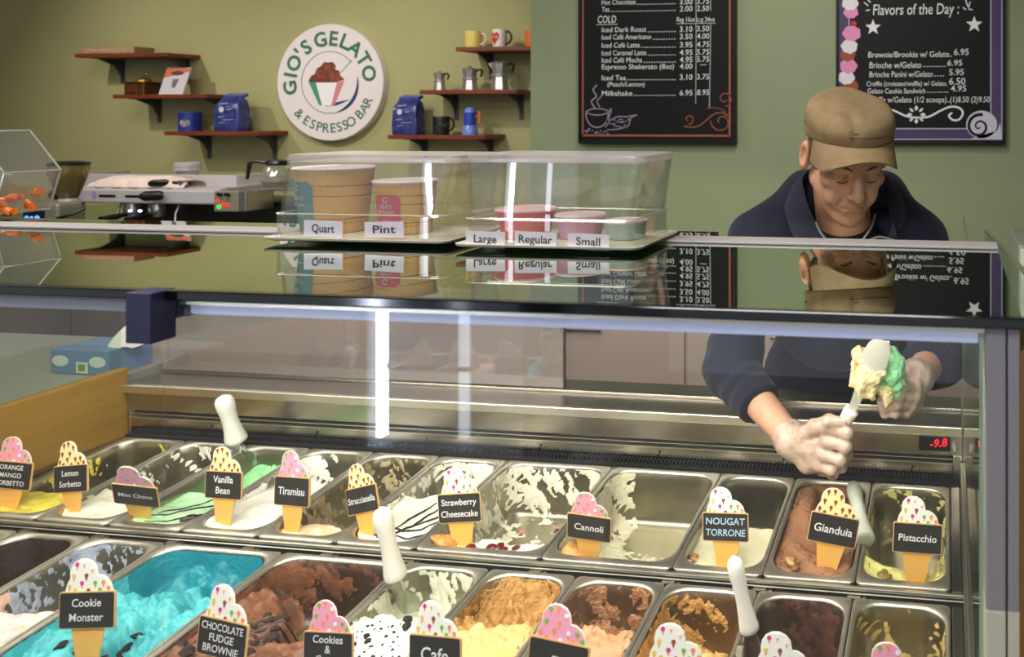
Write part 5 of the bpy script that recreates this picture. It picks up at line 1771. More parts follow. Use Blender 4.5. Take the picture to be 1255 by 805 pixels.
def paper_cup(u, vt, vb, wt, wb, Y, m, m_rim, label, tagc=None, stripes=None):
    P = onY(u, vb, Y)
    k = (P[1] - CAM[1]) / ray(u, vb)[1] / FPX
    h = (vb - vt) * k
    z = ZS + 0.0045
    t = thing('paper_cup', (P[0], Y, z), label, 'paper cup')
    c = (P[0], Y, z)
    h = onY(u, vt, Y - wt * k * .5)[2] - z
    obj('cup', MB().lathe([(wb * k * .95, .003), (wb * k, 0), (wt * k, h - .002), (wt * k * .97, h - .002), (wb * k * .96, .006), (.002, .006)], c, 36), m, t)
    obj('rim', MB().lathe([(wt * k * .985, h - .0035), (wt * k * 1.03, h - .003), (wt * k * 1.04, h - .0008), (wt * k * 1.0, h + .001), (wt * k * .97, h)], c, 36), m_rim, t)
    R = lambda q: (wb + (wt - wb) * q) * k
    if stripes:
        b = MB()
        for q, dz in stripes:
            a = np.linspace(0, 2 * pi, 40, endpoint=False)
            rr_ = R(q) * 1.003
            b.loft([np.stack([c[0] + rr_ * np.cos(a), c[1] + rr_ * np.sin(a), c[2] + q * h + .0010 * s_ + dz * np.cos(a)], 1) for s_ in (0, 1)], cap=False)
        obj('wood_lines', b, mat('cup_line_brown', (84, 58, 30), 0.6), t, smooth=0)
    if tagc:
        m_t, a0, a1, q1, lines = tagc
        b = MB()
        g = [np.array([[c[0] + R(q) * s_ * sin(a), c[1] - R(q) * s_ * cos(a), c[2] + q * h] for a in np.linspace(a0, a1, 14)]) for s_ in (1.004, 1.012) for q in (0.02, q1 * .5, q1)]
        cut = np.linspace(a0, a1, 14)
        for gg in (g[2], g[5]):
            gg[0, 2] -= .006
            gg[1, 2] -= .002
            gg[-1, 2] -= .006
            gg[-2, 2] -= .002
        b.loft([np.concatenate([g[0], g[3][::-1]]), np.concatenate([g[1], g[4][::-1]]), np.concatenate([g[2], g[5][::-1]])])
        tg = obj('printed_tag', b, m_t, t, smooth=0)
        b = MB()
        am = (a0 + a1) / 2
        for txt, q, hh, wf in lines:
            rad = np.array([sin(am), -cos(am), 0])
            tan = np.array([cos(am), sin(am), 0])
            o_ = np.array([c[0], c[1], c[2] + q * h]) + rad * R(q) * 1.02
            b.text(txt, o_, tan, (0, 0, 1), rad, hh, .0004, 'CENTER', wf * R(.5) * (a1 - a0) * .8)
        rad = np.array([sin(am), -cos(am), 0]); tan = np.array([cos(am), sin(am), 0])
        o_ = np.array([c[0], c[1], c[2] + (q1 - .10) * h]) + rad * R(q1) * 1.016
        aa = np.linspace(.6, 2 * pi, 16)
        b.stroke([(.004 * cos(q), .004 * sin(q)) for q in aa], .0014, o_, tan, (0, 0, 1), rad, .0005)
        obj('tag_print', b, mat('tag_print_pale', (214, 200, 200), 0.6), tg, smooth=0)
    return t


m_kraft = mat('tan_cup_paper', (230, 186, 108), 0.55, rgb2=(218, 168, 88), scale=10, stretch=(1, 1, 4))
m_rimw = mat('cup_rim_white', (226, 214, 216), 0.5)
st_q = [(.90, .001), (.80, .002), (.74, -.002), (.66, .003), (.58, -.002), (.30, .002), (.22, -.001), (.14, .001)]
paper_cup(410, 206, 297, 44.5, 36, -0.165, m_kraft, m_rimw, 'large tan quart cup with a teal tag printed on it', (mat('teal_tag', (98, 146, 146), 0.6), -0.98, 0.06, .80, [('GELATO', .52, .007, .62), ('ARTIGIANALE', .42, .006, .8), ('a modo mio', .26, .004, .5)]), st_q)
paper_cup(497, 222, 299, 36, 30, -0.165, m_kraft, m_rimw, 'tan pint cup with a rose tag printed on it', (mat('rose_tag', (204, 84, 96), 0.6), -0.62, 0.42, .76, [('GELATO', .50, .007, .6), ('ARTIGIANALE', .40, .006, .8), ('a modo mio', .24, .004, .5)]), st_q)
paper_cup(645, 257, 302, 35.5, 27.5, -0.190, mat('coral_cup', (232, 122, 112), 0.5, rgb2=(220, 100, 104), scale=16), mat('rim_pink', (240, 196, 196), 0.5), 'coral pink regular cup under the clear dome')
paper_cup(711.5, 264, 303, 30, 24, -0.185, mat('pale_pink_cup', (226, 178, 196), 0.5, rgb2=(206, 150, 180), scale=16), mat('rim_pale', (236, 212, 216), 0.5), 'pale pink small cup beside the coral one')
paper_cup(767, 271, 304, 25.5, 23, -0.180, mat('pale_green_cup', (176, 198, 182), 0.5), MATS['rim_pale'], 'pale green cup at the end of the clear dome')

# ------------------------------------------------------------------ clear bin of orange sweets
t = thing('clear_sweets_bin', (-1.86, 0.02, ZT), 'clear slant sided bin of orange wrapped sweets at the end of the glass top', 'candy bin')
YF_, YK_ = -0.06, 0.05
prof = [onY(u, v, YF_) for u, v in ((-130, 283), (-155, 231), (-130, 179), (-35, 179), (5, 230), (-10, 281))]
pz0 = min(q[2] for q in prof)
ring_f = np.array([[q[0], YF_, q[2] - pz0 + ZT + .002] for q in prof])
cen = ring_f.mean(0)
o_f, o_b = ring_f, ring_f + (0, YK_ - YF_, 0)
shr = lambda R_, y: np.stack([cen[0] + (R_[:, 0] - cen[0]) * .965, np.full(len(R_), y), cen[2] + (R_[:, 2] - cen[2]) * .965], 1)
obj('bin_shell', MB().loft([o_f, o_b]).loft([shr(o_f, YF_ + .004)[::-1], shr(o_f, YK_ - .004)[::-1]]), m_acr, t, smooth=0)
b = MB()
for i in range(6):
    p_, q_ = o_f[i], o_f[(i + 1) % 6]
    b.tube([p_, q_], .0022, 6)
    b.tube([p_ + (0, YK_ - YF_, 0), q_ + (0, YK_ - YF_, 0)], .0022, 6)
    b.tube([p_, p_ + (0, YK_ - YF_, 0)], .0022, 6)
b.tube([o_f[4] + (-.08, 0, .0), o_f[4] + (.018, 0, -.003)], .002, 6)
xs_ = onY(-60, 200, YF_)[0]
b.tube([(xs_, YF_, o_f[0][2]), (xs_, YF_, o_f[2][2])], .003, 6)
obj('bin_edge', b, m_acr_edge, t, smooth=40)
kb = onY(0, 231, YF_)
obj('latch', MB().tube([(xs_, YF_ - .008, kb[2]), (xs_, YF_ + .002, kb[2])], .0055, 12), m_black, t)
m_or = mat('orange_wrapper', (240, 130, 30), 0.25, rgb2=(222, 96, 14), scale=60, coat=0.5)
rr = random.Random(31)
for i in range(34):
    x = o_f[0][0] + .02 + (o_f[4][0] - o_f[0][0] - .045) * rr.random()
    y = YF_ + .02 + .07 * rr.random()
    z = ZT + .012 + .034 * rr.random()
    a = rr.uniform(0, 3.14)
    d = np.array([cos(a), sin(a) * .5, rr.uniform(-.3, .3)])
    b = MB().tube([(x, y, z) - d * .020, (x, y, z) - d * .011, (x, y, z) - d * .009, (x, y, z), (x, y, z) + d * .009, (x, y, z) + d * .011, (x, y, z) + d * .020], [.007, .0025, .008, .0095, .008, .0025, .007], 8)
    o = obj('wrapped_sweet', b, m_or, smooth=60)
    tag(o, 'orange wrapped sweet in the clear bin', 'sweet', 'orange sweets in the clear bin')

# ------------------------------------------------------------------ espresso machine and the things around it
m_em = mat('machine_pale_grey', (196, 190, 192), 0.38, 0.15)
m_ems = mat('machine_steel', (176, 170, 168), 0.3, 0.9)
YM0, YM1 = 1.90, 2.36
X = lambda u, v=240, Y=YM0: float(onY(u, v, Y)[0])
Z = lambda v, u=180, Y=YM0: float(onY(u, v, Y)[2])
ZC = 0.92
em = thing('espresso_machine', ((X(90) + X(265)) / 2, 2.1, ZC), 'pale grey two handled espresso machine on the counter under the shelves', 'espresso machine')
obj('lower_body', MB().box(X(118), X(330), YM0 + .16, YM1, ZC + .02, Z(250)), mat('machine_black', (24, 24, 26), 0.3), em, smooth=0, bevel=.004)
b = MB()
for x in (X(125), X(318)):
    for y in (YM0 + .20, YM1 - .05):
        b.tube([(x, y, ZC), (x, y, ZC + .03)], .02, 12)
obj('rubber_foot', b, m_rubber, em)
obj('drip_tray', MB().box(X(122), X(326), YM0 - .02, YM1 - .06, ZC + .03, ZC + .075), m_ems, em, smooth=0, bevel=.004)
obj('front_rail', MB().box(X(86), X(264), YM0, YM0 + .16, Z(249.5), Z(232.5)), m_em, em, smooth=0, bevel=.008, seg=3)
obj('cup_warmer', MB().box(X(92), X(266), YM0 + .02, YM1, Z(233), Z(230.5)), m_em, em, smooth=0, bevel=.003)
b = MB()
YP = YM0 + .19
ub = lambda u: float(onY(u, 220, YP)[0])
zb_ = lambda v: float(onY(190, v, YP)[2])
b.box(ub(93), ub(292), YP - .012, YP, zb_(236), zb_(213.5))
b.box(ub(93), ub(93) + .012, YP, YM1, zb_(236), zb_(213.5))
b.box(ub(292) - .012, ub(292), YP, YM1, zb_(236), zb_(213.5))
obj('cup_rail', b, m_em, em, smooth=0, bevel=.003)
b = MB()
for u0_, u1_ in ((121.5, 141.5), (153.5, 173.5)):
    b.box(X(u0_), X(u1_), YM0 - .002, YM0 + .01, Z(242.3), Z(239.3))
obj('rail_slot', b, m_black, em, smooth=0)
b = MB()
for u_ in (115.5, 180.5):
    b.prism([(.012 * cos(q), .016 * sin(q)) for q in np.arange(14) * 2 * pi / 14], (X(u_), YM0 - .001, Z(239.5)), AX, AZ, NY * .001)
obj('blue_badge', b, mat('badge_lilac', (150, 140, 200), 0.5), em, smooth=0)
for u0_, u1_ in ((76, 97), (186, 205)):
    b = MB().tube([(X(u0_), YM0 - .05, Z(239.5)), (X(u0_ + 4), YM0 - .05, Z(239)), (X(u1_ - 3), YM0 - .03, Z(238.5)), (X(u1_), YM0 - .02, Z(238.3))], [.014, .022, .022, .016], 14)
    obj('steam_knob', b, m_black, em)
for u_ in (147, 178):
    c = (X(u_), YM0 + .06, Z(250.5))
    g = obj('group_head', MB().lathe([(.030, 0), (.034, -.02), (.034, -.045), (.028, -.06)], c, 24), m_ems, em)
    obj('portafilter_handle', MB().tube([(c[0], c[1] - .03, c[2] - .05), (c[0], c[1] - .10, c[2] - .055), (c[0], c[1] - .15, c[2] - .06)], [.010, .013, .015], 12), m_black, g)
b = MB()
for u_ in (137, 209):
    b.tube([(X(u_), YM0 + .05, Z(250)), (X(u_) - .004, YM0 + .03, Z(262)), (X(u_) + .004, YM0 + .02, Z(272)), (X(u_), YM0 + .01, ZC + .12)], .0055, 8)
obj('steam_wand', b, m_ems, em)
b = MB()
for u_ in (157, 169):
    b.ball((X(u_), YM0 + .01, Z(259)), (.010, .006, .006), 12, 8)
obj('work_light', b, emit_mat('work_light_white', (220, 230, 255), 3.0), em)
cb = obj('control_box', MB().box(X(264), X(304), YM0 - .01, YM0 + .15, Z(257.5), Z(232.5)), mat('control_box_grey', (142, 138, 118), 0.4, 0.2), em, smooth=0, bevel=.006, seg=3)
obj('box_side', MB().box(X(295), X(305), YM0 - .014, YM0 + .14, Z(257), Z(232)), m_ems, cb, smooth=0, bevel=.006)
b = MB()
mi_r = []
for u_, v_ in ((269.5, 245), (276.5, 249), (281, 249)):
    b.ball((X(u_), YM0 - .012, Z(v_)), (.008, .004, .008), 12, 8)
obj('red_lamp', b, emit_mat('lamp_red', (255, 40, 30), 2.2), cb)
obj('green_lamp', MB().ball((X(271), YM0 - .012, Z(251.5)), (.009, .004, .009), 12, 8), emit_mat('lamp_green', (20, 255, 90), 2.2), cb)
b = MB()
for u_ in (274, 283):
    b.tube([(X(u_), YM0 - .012, Z(237)), (X(u_), YM0 - .03, Z(236))], .008, 10)
obj('control_knob', b, m_black, cb)
obj('hot_plate', MB().box(X(264), X(345), YM0 + .05, YM1 - .03, Z(233.2), Z(230.2)), m_ems, em, smooth=0, bevel=.003)
b = MB()
for u_ in (300, 340):
    b.box(X(u_) - .006, X(u_) + .006, YM1 - .08, YM1 - .06, ZC + .07, Z(233))
obj('plate_leg', b, m_ems, em, smooth=0)

# towel on the cup warmer
P = np.array([X(140), YM0 + .10, Z(230.4)])
V = []
nu, nv = 40, 14
xs_, xe_ = X(101), X(219)
top = MB()
G_ = np.zeros((nv, nu, 3))
for j in range(nv):
    for i in range(nu):
        a_, c_ = i / (nu - 1), j / (nv - 1)
        hgt = .046 * (sin(pi * min(1, .08 + c_ * .92)) ** .5) * (0.45 + .55 * smooth01(a_, 0.0, .18)) * (1 - .35 * smooth01(a_, .75, 1))
        hgt *= .8 + .45 * float(fbm(a_ * 9, c_ * 3, 51)) * 1.0
        G_[j, i] = (xs_ + (xe_ - xs_) * a_ + .01 * sin(9 * c_ + i), YM0 + .02 + .135 * c_ + .006 * sin(i * .9), Z(230.3) + (hgt if 0 < j < nv - 1 else 0) + .0008)
b = MB().grid(G_)
G2 = G_.copy(); G2[..., 2] = Z(230.3) + .0004
b.grid(G2[:, ::-1])
o = obj('towel', b, mat('cream_towel', (240, 218, 208), 0.9, bump=0.4, bscale=60, scale=5, rgb2=(228, 204, 196)), smooth=60)
tag(o, 'crumpled cream towel on top of the espresso machine', 'towel')
# portafilter lying on it
t = thing('portafilter', (X(196), YM0 + .05, Z(231)), 'portafilter with a black handle lying on top of the espresso machine', 'portafilter')
zz = Z(230) + .016
obj('handle', MB().tube([(X(179), YM0 + .02, zz), (X(183), YM0 + .02, zz + .002), (X(194), YM0 + .03, zz + .004), (X(203), YM0 + .035, zz + .003), (X(211), YM0 + .04, zz + .002)], [.012, .016, .017, .010, .008], 12), m_black, t)
obj('basket', MB().lathe([(.016, -.010), (.020, .012), (.022, .014), (.019, .014), (.016, -.006)], (X(213.5), YM0 + .045, zz), 22), m_ems, t)
# lids
P = onY(243, 214, YM1 - .10)
for i, (dz, w_) in enumerate(((0, 15), (1, 14.6), (2, 15), (3, 14.4))):
    k = PM * .95
    o = obj('saucer', MB().lathe([(w_ * k, 0), (w_ * k * 1.0, .006), (w_ * k * .92, .009), (.01, .009)], (P[0], YM0 + .30, Z(231) + .062 + dz * .0095), 30), m_em)
    tag(o, 'flat pale saucer stacked on the espresso machine', 'saucer', 'stacked saucers on the espresso machine')
o = obj('cup_stack', MB().lathe([(.034, 0), (.044, .061), (.045, .0622), (.032, .0622)], (P[0], YM0 + .30, Z(231)), 28), m_em)
tag(o, 'pale upturned cup carrying the stacked saucers', 'cup')
# grinder
YG = 1.62
gx = lambda u: float(onY(u, 240, YG)[0])
gz = lambda v: float(onY(84, v, YG)[2])
gm = thing('bean_grinder', (gx(84), YG, ZC), 'electric coffee grinder with an amber hopper of beans and a blue lit display', 'grinder')
w_ = (gx(109) - gx(59)) / 2 * .72
xc = gx(84)
obj('hopper', MB().lathe([(w_ * .42, gz(243)), (w_ * .55, gz(238)), (w_ * .97, gz(214)), (w_, gz(202)), (w_ * .97, gz(202)), (w_ * .93, gz(214)), (w_ * .5, gz(238))], (xc, YG, 0), 4 * 7), glass_mat('amber_plastic', (0.80, 0.66, 0.30), base=0.06, ior=1.4, veil=0.25, veil_rgb=(0.42, 0.34, 0.12)), gm, smooth=40)
obj('hopper_lid', MB().lathe([(w_ * 1.02, gz(202)), (w_ * 1.03, gz(199.5)), (w_ * .6, gz(197.5)), (.01, gz(197))], (xc, YG, 0), 28), m_black, gm)
obj('beans', MB().lathe([(w_ * .40, gz(243)), (w_ * .53, gz(238)), (w_ * .90, gz(217)), (w_ * .6, gz(214)), (.01, gz(213.5))], (xc, YG, 0), 28), mat('coffee_beans', (58, 34, 20), 0.4, rgb2=(34, 20, 12), scale=160, bump=.8, bscale=200), gm)
obj('neck', MB().lathe([(w_ * .5, gz(248)), (w_ * .46, gz(243)), (.01, gz(242.5))], (xc, YG, 0), 24), m_em, gm)
obj('housing', MB().box(xc - w_ * .98, xc + w_ * .75, YG - .09, YG + .03, ZC, gz(246)), mat('grinder_grey', (150, 146, 130), 0.4, 0.3), gm, smooth=0, bevel=.014, seg=4)
ds = obj('display', MB().box(gx(58), gx(82), YG - .098, YG - .088, gz(268), gz(253)), mat('display_navy', (22, 22, 60), 0.2), gm, smooth=0, bevel=.002)
b = MB()
for u_, q in ((63, .9), (69, .7), (75.5, 1.1)):
    b.ball((gx(u_), YG - .099, gz(263.5)), (.011 * q, .003, .0085 * q), 12, 8)
obj('blue_lamp', b, emit_mat('lamp_blue', (90, 150, 255), 2.2), ds)
b = MB().tube([(gx(108), YG - .02, gz(247)), (gx(112), YG - .03, gz(254)), (gx(107), YG - .06, gz(260)), (gx(97), YG - .09, gz(264)), (gx(96), YG - .095, gz(272))], .006, 8)
obj('hook', b, m_black, gm)
# glass coffee pot on the hot plate
kx = float(onY(340, 220, 2.12)[0])
cz = Z(230.0)
kp_ = thing('coffee_pot', (kx, 2.12, cz), 'glass coffee pot with a black handle and lid on the hot plate', 'coffee pot')
obj('glass_bowl', MB().lathe([(.052, 0), (.070, .02), (.072, .045), (.054, .082), (.044, .094), (.042, .094), (.052, .080), (.069, .045), (.067, .022), (.05, .003)], (kx, 2.12, cz), 30), glass_mat('pot_glass', (0.86, 0.86, 0.80), base=0.06, ior=1.45, veil=.14, veil_rgb=(.7, .7, .6)), kp_)
obj('pot_lid', MB().lathe([(.047, .092), (.049, .100), (.044, .112), (.020, .118), (.004, .118)], (kx, 2.12, cz), 26), m_black, kp_)
obj('handle', MB().tube([(kx - .045, 2.10, cz + .104), (kx - .085, 2.08, cz + .112), (kx - .098, 2.07, cz + .104), (kx - .104, 2.07, cz + .07), (kx - .112, 2.07, cz + .030)], [.008, .010, .011, .009, .007], 10), m_black, kp_)
# paper sack beyond
sx_ = float(onY(331, 255, 1.90)[0]) + .03
b = MB()
rings = []
for t_, q in ((0, 1.0), (.3, 1.05), (.6, 1.0), (.85, .75), (1, .55)):
    p_ = rrect(-.085 * q, .085 * q, -.06 * q, .06 * q, .02, 3, 6, 4)
    rings.append(np.stack([sx_ + p_[:, 0] + .012 * np.sin(p_[:, 1] * 90 + 9 * t_), 1.90 + p_[:, 1] + .01 * np.sin(p_[:, 0] * 80 + 5 * t_), np.full(len(p_), ZC + .08 + .20 * t_) + .012 * np.sin(p_[:, 0] * 60)], 1))
t = thing('paper_sack', (sx_, 1.9, ZC), 'folded brown paper sack of coffee beside the espresso machine', 'sack')
obj('sack_body', b.loft(rings), mat('tan_sack', (178, 126, 60), 0.75, rgb2=(146, 96, 40), scale=14, bump=.4, bscale=30), t, smooth=60)
obj('dark_print', MB().box(sx_ - .01, sx_ + .06, 1.832, 1.836, ZC + .10, ZC + .20), mat('sack_print', (40, 28, 22), 0.7), t, smooth=0)
for o_ in t.children:
    o_.location.z -= .08

# ------------------------------------------------------------------ blue carton on the side counter
ZB = 0.955
P0, P1 = onZ(62, 457, ZB), onZ(160, 452, ZB)
t = thing('glove_box', ((P0[0] + P1[0]) / 2, P0[1], ZB), 'pale blue carton of gloves with white oval prints beyond the golden end panel', 'carton')
y0 = P0[1]
wq = P1[0] - P0[0]
kq = wq / 98.0
hq = 36 * kq
m_cart = mat('blue_carton', (114, 130, 176), 0.6, rgb2=(104, 130, 164), scale=5)
obj('carton', MB().box(P0[0], P1[0], y0, y0 + .125, ZB, ZB + hq), m_cart, t, smooth=0, bevel=.002)
b = MB()
for uu in (17, 80):
    b.prism([((uu + 14 * cos(q)) * kq, (19 + 8 * sin(q)) * kq) for q in np.arange(24) * 2 * pi / 24], (P0[0], y0 - .0005, ZB), AX, AZ, NY * .0006)
obj('oval_print', b, mat('carton_white', (206, 206, 200), 0.6), t, smooth=0)
obj('square_print', MB().prism([(44 * kq, 2 * kq), (64 * kq, 2 * kq), (64 * kq, 18 * kq), (44 * kq, 18 * kq)], (P0[0], y0 - .0005, ZB), AX, AZ, NY * .0006), MATS['carton_white'], t, smooth=0)
obj('square_centre', MB().prism([(48 * kq, 5 * kq), (59 * kq, 5 * kq), (59 * kq, 15 * kq), (48 * kq, 15 * kq)], (P0[0], y0 - .0012, ZB), AX, AZ, NY * .0006), mat('carton_green', (120, 140, 92), 0.6), t, smooth=0)
rr = random.Random(2)
rings = []
for t_, q in ((0, 1), (.4, .8), (.75, .45), (1, .08)):
    a = np.arange(18) * 2 * pi / 18
    rings.append(np.stack([P0[0] + 88 * kq + (.045 * q) * np.cos(a) * (1 + .2 * np.sin(3 * a)) + .02 * t_, y0 + .06 + .03 * q * np.sin(a), np.full(18, ZB + hq - .001 + .055 * t_) + .004 * np.sin(5 * a)], 1))
obj('glove_tuft', MB().loft(rings), mat('tissue_white', (222, 212, 208), 0.7), t, smooth=60)
# ------------------------------------------------------------------ the man in the cap, leaning over the pans with a spatula and a gelato
RR = np.array([cos(YAW), sin(YAW), 0.0])          # his left, as he faces the counter
FW = np.array([-sin(YAW), cos(YAW), 0.0])         # away from the counter front
UP = np.array([0, 0, 1.0])
HY, HP = radians(14), radians(26)
hd = -FW * cos(HY) + RR * sin(HY)
HS = RR * cos(HY) + FW * sin(HY)
HF = hd * cos(HP) - UP * sin(HP)
HU = UP * cos(HP) + hd * sin(HP)
HEAD = cd(1037, 192, 1.86)
KH = 1.03
H_ = lambda s, f, u: HEAD + KH * (s * HS + f * HF + u * HU)
HR = np.array([HS, HF, HU])

m_skin = mat('skin', (220, 170, 140), 0.48, rgb2=(202, 148, 118), scale=26, bump=0.12, bscale=420, sss=0.10, lo=.25, hi=.75)
m_navy = mat('navy_fleece', (24, 28, 50), 0.95, rgb2=(18, 22, 40), scale=120, bump=0.25, bscale=500, sheen=0.08)
m_khaki = mat('khaki_twill', (148, 126, 92), 0.85, rgb2=(136, 114, 80), scale=40, bump=0.12, bscale=600)
m_khakid = mat('khaki_seam', (92, 74, 46), 0.9)
m_tee = mat('black_tee', (20, 21, 26), 0.9)
m_glove = mat('thin_vinyl_glove', (206, 184, 168), 0.30, rgb2=(190, 162, 144), scale=34, bump=0.35, bscale=70, sss=0.15, coat=0.35)
m_hair = mat('greying_hair', (74, 64, 56), 0.7, rgb2=(120, 112, 104), scale=260)
m_zip = mat('grey_zip', (132, 132, 136), 0.45, 0.3)

neck_b = cd(1036, 292, 2.03)
chest = cd(1030, 345, 2.12)
belly = cd(1034, 470, 2.34)
pelv = cd(1036, 470, 2.42) * np.array([1, 1, 0]) + np.array([0, 0, 0.93])
shR, shL = cd(931, 297, 2.06), cd(1121, 297, 2.06)
elR, elL = cd(896, 452, 1.97), cd(1151, 436, 1.96)
cuR, cuL = cd(930, 494, 1.875), cd(1138, 447, 1.855)
wrR, wrL = cd(970, 539, 1.79), cd(1121, 462, 1.765)


def head_sdf(P):
    q = (P - HEAD) @ HR.T / KH
    E = lambda c, r: ellipsoid(q, c, r)
    B = lambda c, r: np.sqrt(((q - np.asarray(c)) ** 2).sum(-1)) - r
    Cc = lambda a, b, ra, rb: capsule(q, a, b, ra, rb)
    d = E((0, -.006, .040), (.0755, .096, .073))
    d = smin(d, E((0, .030, -.030), (.060, .062, .085)), .025)
    for s in (-1, 1):
        d = smin(d, Cc((s * .050, .000, -.048), (s * .016, .066, -.098), .022, .018), .022)
        d = smin(d, E((s * .043, .060, -.016), (.024, .022, .018)), .016)      # cheekbone
        d = smin(d, E((s * .034, .066, -.052), (.020, .020, .022)), .016)      # cheek
    d = smin(d, B((0, .078, -.100), .0185), .018)                              # chin
    d = smin(d, E((0, .074, -.066), (.030, .020, .024)), .014)                 # mouth mound
    d = smin(d, Cc((-.036, .080, .024), (.036, .080, .024), .0125, .0125), .014)
    for s in (-1, 1):
        d = smax(d, -E((s * .032, .101, .003), (.019, .020, .0125)), .010)     # eye socket
    for s in (-1, 1):
        d = smin(d, E((s * .031, .0765, .001), (.0155, .0145, .0125)), .004)   # lowered lid
        d = smin(d, Cc((s * .017, .0905, .0155), (s * .045, .082, .0135), .0042, .003), .005)
        d = smax(d, -Cc((s * .0165, .0885, -.0075), (s * .040, .0835, -.0095), .0016, .0014), .0035)   # lid line
    d = smin(d, Cc((0, .088, .018), (0, .112, -.026), .0085, .0125), .009)     # nose
    d = smin(d, B((0, .116, -.030), .0105), .008)
    for s in (-1, 1):
        d = smin(d, E((s * .0125, .103, -.0335), (.0085, .010, .0075)), .005)
        d = smax(d, -B((s * .0065, .109, -.0425), .0034), .003)
        d = smax(d, -Cc((s * .021, .096, -.036), (s * .031, .082, -.064), .0022, .0022), .008)   # fold beside the mouth
    d = smin(d, Cc((-.019, .0895, -.0615), (.019, .0895, -.0615), .0042, .0042), .006)
    d = smin(d, B((0, .0925, -.0605), .0050), .006)
    d = smin(d, Cc((-.015, .0890, -.0735), (.015, .0890, -.0735), .0055, .0055), .006)
    d = smax(d, -Cc((-.024, .0905, -.0672), (.024, .0905, -.0672), .0019, .0019), .0035)
    d = smax(d, -E((0, .102, -.0855), (.017, .008, .006)), .009)
    for s in (-1, 1):                                                          # ears
        e = E((s * .0840, -.012, -.002), (.0120, .0185, .0345))
        e = smax(e, -E((s * .0930, -.004, .002), (.0085, .0105, .0215)), .004)
        d = smin(d, e, .005)
    # neck
    nk = capsule(P, H_(0, -.030, -.055), neck_b + FW * .03, .060, .064)
    nk = smin(nk, capsule(P, H_(-.045, -.02, -.05), neck_b - RR * .012 - FW * .02, .014, .011), .02)
    nk = smin(nk, capsule(P, H_(.045, -.02, -.05), neck_b + RR * .016 - FW * .02, .014, .011), .02)
    return smin(d, nk, .022)


TR_R, TR_L = cd(990, 236, 2.08), cd(1083, 239, 2.08)


def torso_core(P, g=0.0):
    d = capsule(P, chest - RR * .085 + UP * .05, chest + RR * .085 + UP * .05, .105 + g, .105 + g)
    d = smin(d, ellipsoid(P, chest - UP * .04, (.185 + g, .115 + g, .18 + g), np.array([RR, FW, UP])), .06)
    d = smin(d, ellipsoid(P, belly, (.215 + g, .125 + g, .22 + g), np.array([RR, FW, UP])), .08)
    d = smin(d, capsule(P, TR_R, shR + UP * .004, .050 + g, .060 + g), .04)
    d = smin(d, capsule(P, TR_L, shL + UP * .004, .050 + g, .060 + g), .04)
    d = smin(d, capsule(P, TR_R + FW * .03, TR_L + FW * .03, .050 + g, .050 + g), .04)
    return d


def body_sdf(P):
    d = torso_core(P, -.014)
    d = smin(d, capsule(P, pelv - RR * .06, pelv + RR * .06, .125, .125), .06)
    d = smin(d, capsule(P, neck_b + FW * .03 - UP * .06, neck_b + FW * .03 + UP * .02, .062, .058), .03)
    for a, b, c, w in ((shR, elR, cuR, wrR), (shL, elL, cuL, wrL)):
        d = smin(d, capsule(P, a, b, .052, .043), .03)
        d = smin(d, capsule(P, b, w, .0445, .0285), .025)
    for s in (-1, 1):
        hip = pelv + RR * .085 * s - UP * .05
        kn = hip * np.array([1, 1, 0]) + np.array([0, 0, .50]) - FW * .02
        an = hip * np.array([1, 1, 0]) + np.array([0, 0, .09]) + FW * .03
        d = smin(d, capsule(P, hip, kn, .085, .060), .04)
        d = smin(d, capsule(P, kn, an, .058, .038), .03)
        d = smin(d, capsule(P, an - UP * .045 + FW * .03, an - UP * .055 - FW * .15, .040, .030), .03)
    return d


# knuckle chains in pixels and depths, given from the thumb side down
def chain(pts, radii):
    return [cd(*p) for p in pts], radii


FIST = [
    chain([(1004, 529, 1.752), (1015, 524, 1.728), (1038, 530, 1.712), (1040, 540, 1.745), (1022, 541, 1.770)], [.0125, .0125, .0118, .0108, .0098]),
    chain([(1004, 543, 1.752), (1015, 541, 1.726), (1036, 547, 1.712), (1037, 556, 1.745), (1019, 555, 1.772)], [.0130, .0128, .0120, .0110, .0098]),
    chain([(1001, 556, 1.755), (1011, 557, 1.730), (1030, 563, 1.718), (1031, 571, 1.748), (1014, 568, 1.775)], [.0126, .0124, .0116, .0105, .0095]),
    chain([(996, 566, 1.760), (1003, 570, 1.740), (1019, 576, 1.728), (1020, 581, 1.752), (1006, 578, 1.776)], [.0116, .0112, .0104, .0095, .0088]),
    chain([(982, 536, 1.765), (998, 523, 1.738), (1016, 516, 1.722), (1033, 517, 1.714)], [.0170, .0145, .0125, .0108]),
]
HOLD = [
    chain([(1122, 472, 1.752), (1122, 475, 1.728), (1104, 473, 1.700), (1088, 479, 1.708), (1083, 483, 1.722)], [.0130, .0128, .0120, .0108, .0095]),
    chain([(1120, 483, 1.752), (1120, 486, 1.726), (1101, 484, 1.698), (1085, 489, 1.708), (1080, 491, 1.722)], [.0130, .0128, .0120, .0108, .0095]),
    chain([(1117, 492, 1.755), (1116, 496, 1.730), (1099, 495, 1.704), (1084, 498, 1.714), (1081, 499, 1.728)], [.0126, .0122, .0115, .0104, .0092]),
    chain([(1111, 500, 1.758), (1110, 505, 1.736), (1097, 505, 1.714), (1086, 506, 1.722), (1083, 506, 1.734)], [.0114, .0108, .0100, .0092, .0084]),
    chain([(1118, 462, 1.757), (1110, 459, 1.742), (1101, 460, 1.726), (1095, 466, 1.714)], [.0160, .0138, .0118, .0104]),
]


